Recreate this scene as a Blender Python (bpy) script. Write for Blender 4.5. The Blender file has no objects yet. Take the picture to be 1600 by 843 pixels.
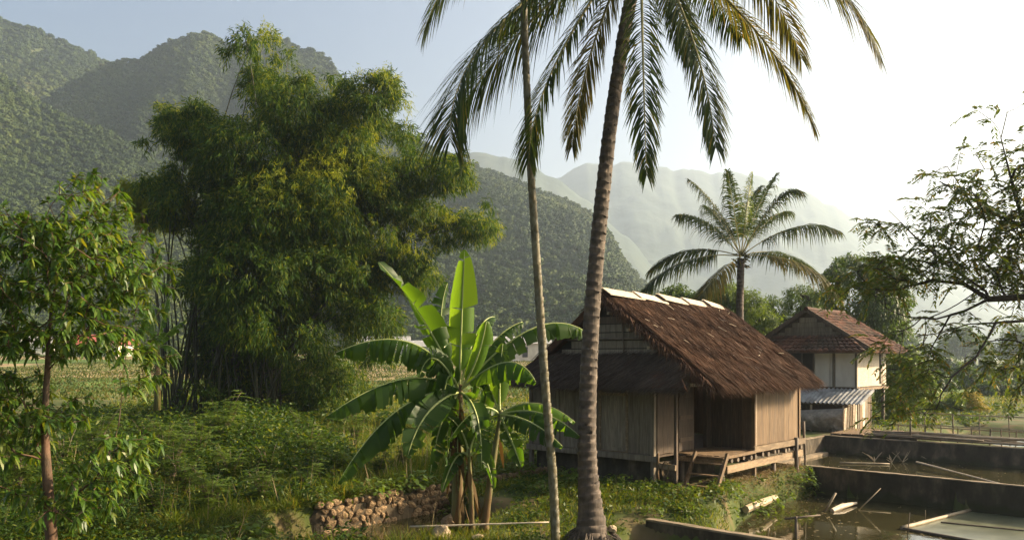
import bpy, math, random
import numpy as np
from mathutils import Vector

# ------------------------------------------------------------------ camera, sky, sun, exposure
SC = bpy.context.scene
COL = SC.collection
F, CX, HY, CH = 1250.0, 800.0, 555.0, 3.1      # focal length and horizon of the 1600x843 photograph, camera height
cam_d = bpy.data.cameras.new("camera")
cam = bpy.data.objects.new("camera", cam_d)
COL.objects.link(cam)
cam.location = (0, 0, CH)
cam.rotation_euler = (math.radians(90), 0, 0)
cam_d.sensor_width = 36.0
cam_d.lens = 36.0 * F / 1600.0
cam_d.shift_y = (HY - 421.5) / 1600.0
cam_d.clip_start = 0.1
cam_d.clip_end = 20000
SC.camera = cam

SUN_AZ, SUN_EL = 80.0, 25.0                    # degrees right of the view direction, and above the horizon
world = bpy.data.worlds.new("World")
SC.world = world
world.use_nodes = True
wn = world.node_tree
bg = wn.nodes["Background"]
sky = wn.nodes.new("ShaderNodeTexSky")
sky.sky_type = 'NISHITA'
sky.sun_disc = False
sky.sun_elevation = math.radians(SUN_EL)
sky.sun_rotation = math.radians(SUN_AZ)
sky.air_density = 1.0
sky.dust_density = 8.0
sky.ozone_density = 1.2
wn.links.new(sky.outputs[0], bg.inputs[0])
bg.inputs[1].default_value = 0.072
sun_d = bpy.data.lights.new("sun", 'SUN')
sun_d.energy = 5.0
sun_d.angle = math.radians(0.6)
sun_d.color = (1.0, 0.79, 0.53)
sun = bpy.data.objects.new("sun", sun_d)
COL.objects.link(sun)
az, el = math.radians(SUN_AZ), math.radians(SUN_EL)
SUN = Vector((math.sin(az) * math.cos(el), math.cos(az) * math.cos(el), math.sin(el)))
sun.location = SUN * 60
sun.rotation_euler = SUN.to_track_quat('Z', 'Y').to_euler()
SC.view_settings.view_transform = 'Standard'
SC.view_settings.look = 'None'
SC.view_settings.gamma = 1.0
SC.view_settings.exposure = 1.76
SC.render.engine = 'CYCLES'
SC.cycles.use_denoising = True
SC.cycles.max_bounces = 6
SC.cycles.diffuse_bounces = 3
SC.cycles.glossy_bounces = 3
SC.cycles.transmission_bounces = 4
SC.cycles.volume_bounces = 1
SC.cycles.transparent_max_bounces = 8
SC.cycles.sample_clamp_indirect = 4.0
HAZE_DENSITY, HAZE_G = 0.00039, 0.52

rng = np.random.default_rng(7)
R = random.Random(11)

def P(px, py, Y):
    return np.array([(px - CX) / F * Y, Y, CH - (py - HY) / F * Y])

# ------------------------------------------------------------------ noise in numpy
def _hash(ix, iy, seed):
    n = (ix.astype(np.int64) * 374761393 + iy.astype(np.int64) * 668265263 + seed * 1442695041) & 0x7fffffff
    n = ((n ^ (n >> 13)) * 1274126177) & 0x7fffffff
    return ((n ^ (n >> 16)) & 0xffff) / 65535.0
def vnoise(x, y, seed=0):
    x, y = np.asarray(x, float), np.asarray(y, float)
    ix, iy = np.floor(x), np.floor(y)
    fx, fy = x - ix, y - iy
    fx, fy = fx * fx * (3 - 2 * fx), fy * fy * (3 - 2 * fy)
    a, b = _hash(ix, iy, seed), _hash(ix + 1, iy, seed)
    c, d = _hash(ix, iy + 1, seed), _hash(ix + 1, iy + 1, seed)
    return (a * (1 - fx) + b * fx) * (1 - fy) + (c * (1 - fx) + d * fx) * fy
def fbm(x, y, seed=0, octs=4):
    s, a, t = 0, 0.5, 0
    for o in range(octs):
        s = s + a * vnoise(x * 2 ** o, y * 2 ** o, seed + o)
        t += a
        a *= 0.5
    return s / t
def smooth(t):
    t = np.clip(t, 0, 1)
    return t * t * (3 - 2 * t)

# ------------------------------------------------------------------ geometry helpers
class Geo:
    def __init__(s):
        s.v, s.f, s.n = [], [], 0
    def add(s, v, *faces):
        v = np.asarray(v, float).reshape(-1, 3)
        for f in faces:
            f = np.asarray(f, np.int64)
            if f.size:
                s.f.append(f.reshape(-1, f.shape[-1]) + s.n)
        s.v.append(v)
        s.n += len(v)
    def box(s, mn, mx, jit=0.0):
        x0, y0, z0 = mn
        x1, y1, z1 = mx
        v = np.array([[x0, y0, z0], [x1, y0, z0], [x1, y1, z0], [x0, y1, z0], [x0, y0, z1], [x1, y0, z1], [x1, y1, z1], [x0, y1, z1]], float)
        if jit:
            v += rng.uniform(-jit, jit, v.shape)
        s.add(v, [[0, 3, 2, 1], [4, 5, 6, 7], [0, 1, 5, 4], [1, 2, 6, 5], [2, 3, 7, 6], [3, 0, 4, 7]])
    def beam(s, p, q, w, h, up=(0, 0, 1)):
        p, q, up = np.array(p, float), np.array(q, float), np.array(up, float)
        d = (q - p) / np.linalg.norm(q - p)
        sd = np.cross(d, up)
        sd /= np.linalg.norm(sd)
        u = np.cross(sd, d)
        c = [p + sd * a * w / 2 + u * b * h / 2 for a, b in ((-1, -1), (1, -1), (1, 1), (-1, 1))]
        c += [k + (q - p) for k in c]
        s.add(c, [[0, 3, 2, 1], [4, 5, 6, 7], [0, 1, 5, 4], [1, 2, 6, 5], [2, 3, 7, 6], [3, 0, 4, 7]])
    def tube(s, pts, rad, k=6, cap=True):
        pts = np.asarray(pts, float)
        n = len(pts)
        rad = np.broadcast_to(np.asarray(rad, float), (n,))
        t = np.gradient(pts, axis=0)
        t /= np.linalg.norm(t, axis=1, keepdims=True) + 1e-9
        ref = np.array([0.31, 0.93, 0.2]) if abs(t[0][2]) > 0.7 else np.array([0.05, 0.1, 1.0])
        a = np.cross(t, ref)
        a /= np.linalg.norm(a, axis=1, keepdims=True) + 1e-9
        b = np.cross(t, a)
        ang = np.arange(k) * 2 * math.pi / k
        v = pts[:, None] + rad[:, None, None] * (a[:, None] * np.cos(ang)[None, :, None] + b[:, None] * np.sin(ang)[None, :, None])
        i = np.arange(n - 1)[:, None] * k
        j = np.arange(k)[None]
        j2 = (j + 1) % k
        f = np.stack([i + j, i + j2, i + k + j2, i + k + j], -1).reshape(-1, 4)
        s.add(v.reshape(-1, 3), f)
        if cap:
            m = s.n - n * k
            s.f.append(np.array([[m + q for q in range(k - 1, -1, -1)]]))
            s.f.append(np.array([[m + (n - 1) * k + q for q in range(k)]]))
    def grid(s, V):
        nu, nv = V.shape[:2]
        i = np.arange(nu - 1)[:, None] * nv
        j = np.arange(nv - 1)[None]
        s.add(V.reshape(-1, 3), np.stack([i + j, i + nv + j, i + nv + j + 1, i + j + 1], -1).reshape(-1, 4))
    def leaves(s, Pn, D, U, L, W, droop=0.3, simple=False):
        n = len(Pn)
        if n == 0:
            return
        D = D / (np.linalg.norm(D, axis=1, keepdims=True) + 1e-9)
        S = np.cross(D, U)
        S /= np.linalg.norm(S, axis=1, keepdims=True) + 1e-9
        L = np.broadcast_to(L, (n,))[:, None]
        W = np.broadcast_to(W, (n,))[:, None]
        dr = np.broadcast_to(droop, (n,))[:, None]
        Z = np.array([[0, 0, -1.0]])
        def c(t):
            return Pn + D * L * t + Z * dr * L * t * t
        if simple:
            v = np.stack([Pn, c(.45) + S * W / 2, c(1.0), c(.45) - S * W / 2], 1)
            b = np.arange(n)[:, None] * 4
            s.add(v.reshape(-1, 3), b + np.array([[0, 1, 2, 3]]))
        else:
            v = np.stack([Pn, c(.35) + S * W / 2, c(.35) - S * W / 2, c(.72) + S * W * .38, c(.72) - S * W * .38, c(1.0)], 1)
            b = np.arange(n)[:, None] * 6
            s.add(v.reshape(-1, 3), b + np.array([[0, 1, 2]]), b + np.array([[1, 3, 4, 2]]), b + np.array([[3, 5, 4]]))
    def mesh(s, name, origin=None, smooth_=False):
        me = bpy.data.meshes.new(name)
        v = np.concatenate(s.v).astype(np.float32)
        if origin is not None:
            v = v - np.asarray(origin, np.float32)
        me.vertices.add(len(v))
        me.vertices.foreach_set("co", v.ravel())
        loops = np.concatenate([f.ravel() for f in s.f])
        tot = np.concatenate([np.full(len(f), f.shape[1]) for f in s.f])
        start = np.concatenate([[0], np.cumsum(tot)[:-1]])
        me.loops.add(len(loops))
        me.loops.foreach_set("vertex_index", loops.astype(np.int32))
        me.polygons.add(len(tot))
        me.polygons.foreach_set("loop_start", start.astype(np.int32))
        me.update(calc_edges=True)
        me.polygons.foreach_set("use_smooth", np.full(len(tot), bool(smooth_)))
        return me

def link(name, data, mat=None, parent=None, loc=None):
    o = bpy.data.objects.new(name, data)
    COL.objects.link(o)
    if mat is not None and data is not None and len(data.materials) == 0:
        data.materials.append(mat)
    if parent is not None:
        o.parent = parent
    if loc is not None:
        o.location = loc
    return o
def obj(name, geo, mat, parent=None, world=False, smooth_=False, kind=None):
    """one mesh object; world=True: the vertices are in world space while the (unrotated) parent stands at its base"""
    org = None
    if parent is not None and world:
        org = np.array(parent.location)
        if parent.parent is not None:
            org = org + np.array(parent.parent.location)
    o = link(name, geo.mesh(name, org, smooth_), mat, parent)
    if kind:
        o["kind"] = kind
    return o
def tag(o, label, cat, group=None, kind=None):
    o["label"] = label
    o["category"] = cat
    if group:
        o["group"] = group
    if kind:
        o["kind"] = kind
    return o
def thing(name, label, cat, loc=(0, 0, 0), rotz=0.0, group=None):
    o = link(name, None)
    o.location = [float(c) for c in loc]
    o.rotation_euler = (0, 0, rotz)
    return tag(o, label, cat, group)
def single(name, geo, mat, label, cat, loc=None, group=None, smooth_=False):
    """a thing that is one mesh; vertices in world space, its origin moved to loc"""
    org = np.array(loc if loc is not None else [0, 0, 0], float)
    o = link(name, geo.mesh(name, org, smooth_), mat, None, [float(c) for c in org])
    return tag(o, label, cat, group)
def struct(name, geo, mat, smooth_=True, label=None):
    o = link(name, geo.mesh(name, None, smooth_), mat)
    o["kind"] = "structure"
    if label:
        o["label"] = label
    return o
def stuff(name, geo, mat, label, cat):
    o = link(name, geo.mesh(name), mat)
    return tag(o, label, cat, None, "stuff")
def dup(root, loc, rotz=0.0, scale=1.0, label=None):
    r = root.copy()
    COL.objects.link(r)
    r.location = [float(c) for c in loc]
    r.rotation_euler = (0, 0, rotz)
    r.scale = (scale,) * 3
    if label:
        r["label"] = label
    for ch in list(root.children):
        c = ch.copy()
        COL.objects.link(c)
        c.parent = r
        for g in list(ch.children):
            d = g.copy()
            COL.objects.link(d)
            d.parent = c
    return r

# ------------------------------------------------------------------ materials
MATS = {}
def _new(name):
    m = bpy.data.materials.new(name)
    m.use_nodes = True
    MATS[name] = m
    return m, m.node_tree.nodes, m.node_tree.links, m.node_tree.nodes["Principled BSDF"], m.node_tree.nodes["Material Output"]
def ramp(ns, cols):
    r = ns.new("ShaderNodeValToRGB")
    e = r.color_ramp.elements
    while len(e) < len(cols):
        e.new(0.5)
    for i, (p, c) in enumerate(cols):
        e[i].position = p
        e[i].color = (*c, 1)
    return r
def leaf_mat(name, c1, c2, transl=0.45, tcol=None, rough=0.45, spec=0.35, c3=None):
    m, ns, ls, pr, out = _new(name)
    g = ns.new("ShaderNodeNewGeometry")
    cols = [(0.0, c1), (0.75, c2)] + ([(1.0, c3)] if c3 else [])
    cr = ramp(ns, cols)
    ls.new(g.outputs["Random Per Island"], cr.inputs[0])
    ls.new(cr.outputs[0], pr.inputs["Base Color"])
    pr.inputs["Roughness"].default_value = rough
    pr.inputs["Specular IOR Level"].default_value = spec
    tr = ns.new("ShaderNodeBsdfTranslucent")
    mul = ns.new("ShaderNodeMix")
    mul.data_type = 'RGBA'
    mul.blend_type = 'MULTIPLY'
    mul.inputs[0].default_value = 1.0
    ls.new(cr.outputs[0], mul.inputs[6])
    mul.inputs[7].default_value = (*(tcol or (1.9, 1.7, 0.7)), 1)
    ls.new(mul.outputs[2], tr.inputs[0])
    mx = ns.new("ShaderNodeMixShader")
    mx.inputs[0].default_value = transl
    ls.new(pr.outputs[0], mx.inputs[1])
    ls.new(tr.outputs[0], mx.inputs[2])
    ls.new(mx.outputs[0], out.inputs[0])
    return m
def noise_mat(name, cols, scale=5.0, rough=0.8, bump=0.2, stretch=(1, 1, 1), detail=6, dist=0.02, spec=0.3, island=0.0, coord="Object", scale2=None, cols2=None, mix2=0.5):
    m, ns, ls, pr, out = _new(name)
    tc = ns.new("ShaderNodeTexCoord")
    mp = ns.new("ShaderNodeMapping")
    mp.inputs["Scale"].default_value = stretch
    if coord == "World":
        g0 = ns.new("ShaderNodeNewGeometry")
        ls.new(g0.outputs["Position"], mp.inputs[0])
    else:
        ls.new(tc.outputs[coord], mp.inputs[0])
    nz = ns.new("ShaderNodeTexNoise")
    nz.inputs["Scale"].default_value = scale
    nz.inputs["Detail"].default_value = detail
    nz.inputs["Roughness"].default_value = 0.65
    ls.new(mp.outputs[0], nz.inputs["Vector"])
    cr = ramp(ns, cols)
    ls.new(nz.outputs["Fac"], cr.inputs[0])
    col = cr.outputs[0]
    if scale2:
        n2 = ns.new("ShaderNodeTexNoise")
        n2.inputs["Scale"].default_value = scale2
        n2.inputs["Detail"].default_value = 4
        ls.new(mp.outputs[0], n2.inputs["Vector"])
        r2 = ramp(ns, [(0.42, (0, 0, 0)), (0.62, (1, 1, 1))])
        ls.new(n2.outputs["Fac"], r2.inputs[0])
        mlt = ns.new("ShaderNodeMath")
        mlt.operation = 'MULTIPLY'
        mlt.inputs[1].default_value = mix2
        ls.new(r2.outputs[0], mlt.inputs[0])
        mm = ns.new("ShaderNodeMix")
        mm.data_type = 'RGBA'
        ls.new(mlt.outputs[0], mm.inputs[0])
        ls.new(col, mm.inputs[6])
        mm.inputs[7].default_value = (*cols2, 1)
        col = mm.outputs[2]
    if island:
        g = ns.new("ShaderNodeNewGeometry")
        oi = ns.new("ShaderNodeObjectInfo")
        ad = ns.new("ShaderNodeMath")
        ad.operation = 'ADD'
        ls.new(g.outputs["Random Per Island"], ad.inputs[0])
        ls.new(oi.outputs["Random"], ad.inputs[1])
        fr = ns.new("ShaderNodeMath")
        fr.operation = 'FRACT'
        ls.new(ad.outputs[0], fr.inputs[0])
        mr = ns.new("ShaderNodeMapRange")
        mr.inputs[3].default_value = 1 - island
        mr.inputs[4].default_value = 1 + island
        ls.new(fr.outputs[0], mr.inputs[0])
        hs = ns.new("ShaderNodeHueSaturation")
        ls.new(mr.outputs[0], hs.inputs["Value"])
        ls.new(col, hs.inputs["Color"])
        col = hs.outputs[0]
    ls.new(col, pr.inputs["Base Color"])
    pr.inputs["Roughness"].default_value = rough
    pr.inputs["Specular IOR Level"].default_value = spec
    if bump:
        b = ns.new("ShaderNodeBump")
        b.inputs["Strength"].default_value = bump
        b.inputs["Distance"].default_value = dist
        ls.new(nz.outputs["Fac"], b.inputs["Height"])
        ls.new(b.outputs[0], pr.inputs["Normal"])
    return m

M_palm = leaf_mat("palm_leaf", (.014, .03, .007), (.032, .058, .011), .45, (2.2, 1.8, .5), .55, .2, (.11, .10, .02))
M_palm_old = leaf_mat("palm_leaf_yellowing", (0.0400, 0.0520, 0.0112), (0.0960, 0.0880, 0.0176), .42, (1.6, 1.4, .6), .55, .2, (0.1600, 0.1120, 0.0320))
M_rachis = noise_mat("palm_rachis", [(.3, (.14, .13, .04)), (.7, (.25, .22, .09))], 3, .5, 0)
M_banana = leaf_mat("banana_leaf", (0.0221, 0.0561, 0.0093), (0.0357, 0.0782, 0.0119), .5, (3.2, 2.7, .5), .45, .22)
M_banana_pale = leaf_mat("banana_leaf_young", (0.0638, 0.1360, 0.0170), (0.0850, 0.1615, 0.0204), .55, (2.4, 2.0, .4), .45, .22)
M_midrib = noise_mat("banana_midrib", [(.3, (.22, .28, .08)), (.7, (.35, .38, .14))], 3, .4, 0)
M_bstem = noise_mat("banana_stem", [(.3, (.05, .045, .02)), (.5, (.13, .14, .045)), (.75, (.22, .2, .08))], 5, .55, .3, (3, 3, .35), scale2=2.5, cols2=(.09, .035, .015), mix2=.8)
M_bamboo_leaf = leaf_mat("bamboo_leaf", (.012, .038, .004), (.045, .09, .007), .38, (2.3, 1.9, .35), .55, .12, (.14, .165, .015))
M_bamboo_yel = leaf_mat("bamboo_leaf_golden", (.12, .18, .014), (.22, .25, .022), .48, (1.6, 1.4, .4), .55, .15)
M_culm = noise_mat("bamboo_culm", [(.3, (.022, .026, .010)), (.7, (.06, .058, .025))], 2, .5, 0, (1, 1, .3), island=.35)
M_treeleaf = leaf_mat("broad_leaf", (.036, .09, .011), (.085, .155, .018), .45, (1.9, 1.6, .4), .40, .4, (.17, .19, .028))
M_treeleaf2 = leaf_mat("pinnate_leaf", (.04, .075, .016), (.08, .12, .022), .45, (2.0, 1.7, .5), .45, .3, (.16, .12, .03))
M_farleaf = leaf_mat("shrub_leaf", (0.0245, 0.0525, 0.0091), (0.0525, 0.0910, 0.0154), .4, (1.9, 1.7, .5), .5, .3)
M_brightleaf = leaf_mat("fresh_bamboo_leaf", (0.0600, 0.1050, 0.0150), (0.0975, 0.1500, 0.0225), .45, (1.8, 1.6, .5), .5, .3)
M_weed = leaf_mat("weed_leaf", (.013, .038, .004), (.042, .08, .008), .38, (2.2, 1.85, .4), .5, .22, (.13, .155, .02))
M_grass = leaf_mat("grass_blade", (.04, .075, .009), (.11, .15, .016), .42, (1.8, 1.5, .45), .55, .2, (.2, .17, .05))
M_dry = leaf_mat("dry_stalk", (.16, .12, .06), (.28, .22, .12), .2, (1.3, 1.1, .8), .7, .2)
M_goldbush = leaf_mat("golden_leaf", (.20, .18, .025), (.28, .24, .035), .4, (1.3, 1.1, .7), .6, .2)
M_deadleaf = leaf_mat("dead_banana_leaf", (.05, .032, .014), (.11, .075, .034), .25, (1.4, 1.1, .6), .8, .1)
M_bark = noise_mat("tree_bark", [(.3, (.05, .035, .025)), (.7, (.16, .11, .075))], 9, .85, .5, (1, 1, .4))
M_bark_red = noise_mat("reddish_bark", [(.3, (.035, .022, .015)), (.5, (.11, .06, .035)), (.75, (.22, .13, .08))], 9, .8, .6, (1, 1, .5), scale2=3, cols2=(.05, .045, .03), mix2=.6)
M_bark_dark = noise_mat("dark_bark", [(.3, (.025, .02, .016)), (.7, (.07, .055, .04))], 9, .9, .4, (1, 1, .5))
M_areca = noise_mat("areca_bark", [(.3, (.05, .045, .02)), (.6, (.11, .09, .045)), (.8, (.17, .15, .09))], 6, .6, .2, (1, 1, .5), scale2=14, cols2=(.24, .23, .17), mix2=.4)
def wood(name, c1, c2, c3, rough=.75, island=.25, stretch=(9, 9, .8), s2=1.3, stain=(.05, .04, .03), mix=.35):
    return noise_mat(name, [(.28, c1), (.5, c2), (.74, c3)], 3.5, rough, .25, stretch, 7, .01, .25, island, scale2=s2, cols2=stain, mix2=mix)
M_plank = wood("weathered_plank", (.10, .06, .03), (.155, .10, .052), (.21, .145, .085), island=.2)
M_plank_grey = wood("grey_plank", (.12, .098, .068), (.19, .155, .11), (.27, .225, .165))
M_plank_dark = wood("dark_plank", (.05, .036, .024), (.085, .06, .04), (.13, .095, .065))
M_beam = wood("beam_wood", (.16, .11, .065), (.24, .17, .10), (.34, .25, .16), stretch=(1.5, 5, 5))
M_slat_pale = wood("pale_bamboo_board", (.42, .34, .24), (.52, .43, .32), (.62, .53, .41), .6, .12, (2, 8, 8), 2.5, (.25, .2, .14), .4)
M_pole = noise_mat("dry_bamboo_pole", [(.3, (.20, .15, .09)), (.7, (.36, .29, .19))], 3, .6, .15, (1, 1, 1), island=.3)
M_pole_dark = noise_mat("weathered_pole", [(.3, (.07, .055, .04)), (.7, (.17, .13, .09))], 3, .7, .15, (1, 1, 1), island=.3)
M_thatch = noise_mat("thatch_base", [(.3, (.035, .017, .010)), (.6, (.085, .04, .022)), (.8, (.14, .07, .04))], 5, .95, .9, (12, 1.3, 1.3), 8, .05, .1)
M_straw = noise_mat("thatch_straw", [(.25, (.045, .024, .014)), (.55, (.105, .055, .031)), (.8, (.19, .105, .06))], 1.1, .85, 0, (1, 1, 1), 4, spec=.2, island=.55)
M_straw_grey = noise_mat("thatch_straw_grey", [(.25, (.035, .026, .02)), (.8, (.10, .075, .06))], 1.1, .9, 0, (1, 1, 1), 4, spec=.2, island=.5)
M_straw_pale = noise_mat("loose_straw", [(.3, (.36, .27, .18)), (.7, (.5, .4, .28))], 2, .8, 0)
M_concrete = noise_mat("mossy_concrete", [(.3, (.018, .015, .010)), (.5, (.06, .048, .033)), (.7, (.17, .135, .092))], 2.6, .9, .6, (1, 1, .45), 11, .04, .2, scale2=.9, cols2=(.03, .03, .018), mix2=.45, coord="World")
def stain(m):
    ns, ls = m.node_tree.nodes, m.node_tree.links
    pr = ns["Principled BSDF"]
    src = pr.inputs["Base Color"].links[0].from_socket
    g = ns.new("ShaderNodeNewGeometry")
    sx = ns.new("ShaderNodeSeparateXYZ")
    ls.new(g.outputs["Position"], sx.inputs[0])
    nz = ns.new("ShaderNodeTexNoise")
    nz.inputs["Scale"].default_value = 3.0
    nz.inputs["Detail"].default_value = 6
    ls.new(g.outputs["Position"], nz.inputs["Vector"])
    ad = ns.new("ShaderNodeMath")
    ad.operation = 'MULTIPLY_ADD'
    ad.inputs[1].default_value = .45
    ls.new(nz.outputs["Fac"], ad.inputs[0])
    ls.new(sx.outputs["Z"], ad.inputs[2])
    mr = ns.new("ShaderNodeMapRange")
    mr.inputs[1].default_value = -.36
    mr.inputs[2].default_value = -.24
    mr.inputs[3].default_value = .85
    mr.inputs[4].default_value = 0
    ls.new(ad.outputs[0], mr.inputs[0])
    mx = ns.new("ShaderNodeMix")
    mx.data_type = 'RGBA'
    ls.new(mr.outputs[0], mx.inputs[0])
    ls.new(src, mx.inputs[6])
    mx.inputs[7].default_value = (.022, .028, .010, 1)
    ls.new(mx.outputs[2], pr.inputs["Base Color"])
stain(M_concrete)
M_conc_top = noise_mat("worn_concrete", [(.25, (.16, .12, .08)), (.6, (.27, .21, .14)), (.8, (.36, .29, .2))], 2.3, .85, .3, (1, 1, 1), 9, .02, .2, coord="World", scale2=3, cols2=(.08, .07, .04), mix2=.5)
M_plaster = noise_mat("white_plaster", [(.3, (.5, .46, .39)), (.6, (.64, .60, .52)), (.8, (.72, .68, .6))], 1.2, .85, .1, (1, 1, .5), 8, .02, .2, scale2=.8, cols2=(.30, .26, .2), mix2=.4)
M_tile = noise_mat("clay_tile", [(.3, (.06, .03, .02)), (.55, (.13, .058, .036)), (.8, (.22, .11, .07))], 2.2, .85, .2, (1, 1, 1), 7, .01, .2, .4, scale2=1.2, cols2=(.05, .045, .03), mix2=.6)
M_fibro = noise_mat("fibre_cement", [(.3, (.26, .26, .25)), (.7, (.44, .44, .42))], 1.5, .85, .1, (1, 1, 1), 7, .01, .2, scale2=2.5, cols2=(.10, .095, .08), mix2=.5)
M_tarp = noise_mat("grey_tarpaulin", [(.3, (.17, .145, .115)), (.7, (.31, .27, .22))], 6, .6, .8, (1, 1, 1), 4, .08)
M_stone = noise_mat("rubble_stone", [(.25, (.10, .07, .04)), (.55, (.22, .15, .085)), (.8, (.36, .26, .16))], 3, .9, .8, (1, 1, 1), 9, .1, .15, .5)
M_mortar = noise_mat("wall_earth", [(.3, (.035, .028, .018)), (.7, (.10, .075, .045))], 5, .95, .6)
M_rock = noise_mat("pale_rock", [(.25, (.16, .12, .08)), (.55, (.33, .26, .17)), (.8, (.5, .42, .3))], 5, .85, .6, (1, 1, 1), 9, .03, .2)
M_rope = noise_mat("old_rope", [(.3, (.10, .07, .04)), (.7, (.2, .15, .09))], 20, .9, .2)
M_dark = noise_mat("near_black", [(.3, (.012, .010, .008)), (.7, (.03, .025, .02))], 4, .9, 0)  # shade of the gable hole and window openings put into the colour

def trunk_mat():
    m, ns, ls, pr, out = _new("coconut_trunk")
    tc = ns.new("ShaderNodeTexCoord")
    nz = ns.new("ShaderNodeTexNoise")
    nz.inputs["Scale"].default_value = 7
    nz.inputs["Detail"].default_value = 8
    ls.new(tc.outputs["Object"], nz.inputs["Vector"])
    cr = ramp(ns, [(.3, (.04, .03, .021)), (.52, (.10, .074, .052)), (.75, (.19, .145, .105))])
    ls.new(nz.outputs["Fac"], cr.inputs[0])
    mp = ns.new("ShaderNodeMapping")
    mp.inputs["Scale"].default_value = (30, 30, 3)
    ls.new(tc.outputs["Object"], mp.inputs[0])
    n2 = ns.new("ShaderNodeTexNoise")
    n2.inputs["Scale"].default_value = 1.0
    n2.inputs["Detail"].default_value = 4
    ls.new(mp.outputs[0], n2.inputs["Vector"])
    mix = ns.new("ShaderNodeMix")
    mix.data_type = 'RGBA'
    mix.blend_type = 'MULTIPLY'
    mix.inputs[0].default_value = .6
    ls.new(cr.outputs[0], mix.inputs[6])
    ls.new(n2.outputs["Fac"], mix.inputs[7])
    ls.new(mix.outputs[2], pr.inputs["Base Color"])
    pr.inputs["Roughness"].default_value = .85
    b = ns.new("ShaderNodeBump")
    b.inputs["Strength"].default_value = .5
    b.inputs["Distance"].default_value = .02
    ls.new(n2.outputs["Fac"], b.inputs["Height"])
    ls.new(b.outputs[0], pr.inputs["Normal"])
    return m
M_trunk = trunk_mat()

def water_mat(name, col, rough=.04, bump=.06, sc=3.0):
    m, ns, ls, pr, out = _new(name)
    g = ns.new("ShaderNodeNewGeometry")
    nz = ns.new("ShaderNodeTexNoise")
    nz.inputs["Scale"].default_value = sc
    nz.inputs["Detail"].default_value = 3
    ls.new(g.outputs["Position"], nz.inputs["Vector"])
    n2 = ns.new("ShaderNodeTexNoise")
    n2.inputs["Scale"].default_value = .6
    n2.inputs["Detail"].default_value = 5
    ls.new(g.outputs["Position"], n2.inputs["Vector"])
    cr = ramp(ns, [(.35, col), (.7, tuple(c * 1.7 for c in col))])
    ls.new(n2.outputs["Fac"], cr.inputs[0])
    ls.new(cr.outputs[0], pr.inputs["Base Color"])
    pr.inputs["Roughness"].default_value = rough
    pr.inputs["IOR"].default_value = 1.33
    pr.inputs["Specular IOR Level"].default_value = .5
    b = ns.new("ShaderNodeBump")
    b.inputs["Strength"].default_value = bump
    b.inputs["Distance"].default_value = .03
    ls.new(nz.outputs["Fac"], b.inputs["Height"])
    ls.new(b.outputs[0], pr.inputs["Normal"])
    return m
M_water = water_mat("pond_water", (.024, .022, .009))
M_paddy = water_mat("paddy_water", (.05, .055, .03), .03, .03, 2)

def ground_mat():
    m, ns, ls, pr, out = _new("ground_soil")
    g = ns.new("ShaderNodeNewGeometry")
    n1 = ns.new("ShaderNodeTexNoise")
    n1.inputs["Scale"].default_value = .9
    n1.inputs["Detail"].default_value = 9
    ls.new(g.outputs["Position"], n1.inputs["Vector"])
    near = ramp(ns, [(.3, (.03, .045, .012)), (.5, (.06, .075, .02)), (.62, (.11, .085, .04)), (.78, (.17, .125, .065))])
    ls.new(n1.outputs["Fac"], near.inputs[0])
    # strips of harvested and green fields farther off
    mp = ns.new("ShaderNodeMapping")
    mp.inputs["Rotation"].default_value = (0, 0, .12)
    ls.new(g.outputs["Position"], mp.inputs[0])
    br = ns.new("ShaderNodeTexBrick")
    br.inputs["Scale"].default_value = 1.0
    br.inputs["Brick Width"].default_value = 46.0
    br.inputs["Row Height"].default_value = 21.0
    br.inputs["Mortar Size"].default_value = .7
    br.inputs["Color1"].default_value = (0, 0, 0, 1)
    br.inputs["Color2"].default_value = (1, 1, 1, 1)
    br.inputs["Mortar"].default_value = (.35, .35, .35, 1)
    ls.new(mp.outputs[0], br.inputs["Vector"])
    fld = ramp(ns, [(.0, (.085, .13, .028)), (.35, (.06, .10, .022)), (.6, (.17, .16, .06)), (1.0, (.25, .18, .10))])
    ls.new(br.outputs["Color"], fld.inputs[0])
    n3 = ns.new("ShaderNodeTexNoise")
    n3.inputs["Scale"].default_value = .25
    n3.inputs["Detail"].default_value = 7
    ls.new(g.outputs["Position"], n3.inputs["Vector"])
    vr = ns.new("ShaderNodeMapRange")
    vr.inputs[1].default_value = .3
    vr.inputs[2].default_value = .7
    vr.inputs[3].default_value = .45
    vr.inputs[4].default_value = 1.5
    ls.new(n3.outputs["Fac"], vr.inputs[0])
    hs = ns.new("ShaderNodeHueSaturation")
    ls.new(vr.outputs[0], hs.inputs["Value"])
    ls.new(fld.outputs[0], hs.inputs["Color"])
    sx = ns.new("ShaderNodeSeparateXYZ")
    ls.new(g.outputs["Position"], sx.inputs[0])
    mr = ns.new("ShaderNodeMapRange")
    mr.inputs[1].default_value = 52
    mr.inputs[2].default_value = 64
    ls.new(sx.outputs["Y"], mr.inputs[0])
    mx = ns.new("ShaderNodeMix")
    mx.data_type = 'RGBA'
    ls.new(mr.outputs[0], mx.inputs[0])
    ls.new(near.outputs[0], mx.inputs[6])
    ls.new(hs.outputs[0], mx.inputs[7])
    ls.new(mx.outputs[2], pr.inputs["Base Color"])
    pr.inputs["Roughness"].default_value = .95
    pr.inputs["Specular IOR Level"].default_value = .15
    b = ns.new("ShaderNodeBump")
    b.inputs["Strength"].default_value = .6
    b.inputs["Distance"].default_value = .06
    ls.new(n1.outputs["Fac"], b.inputs["Height"])
    ls.new(b.outputs[0], pr.inputs["Normal"])
    return m
M_ground = ground_mat()
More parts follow.
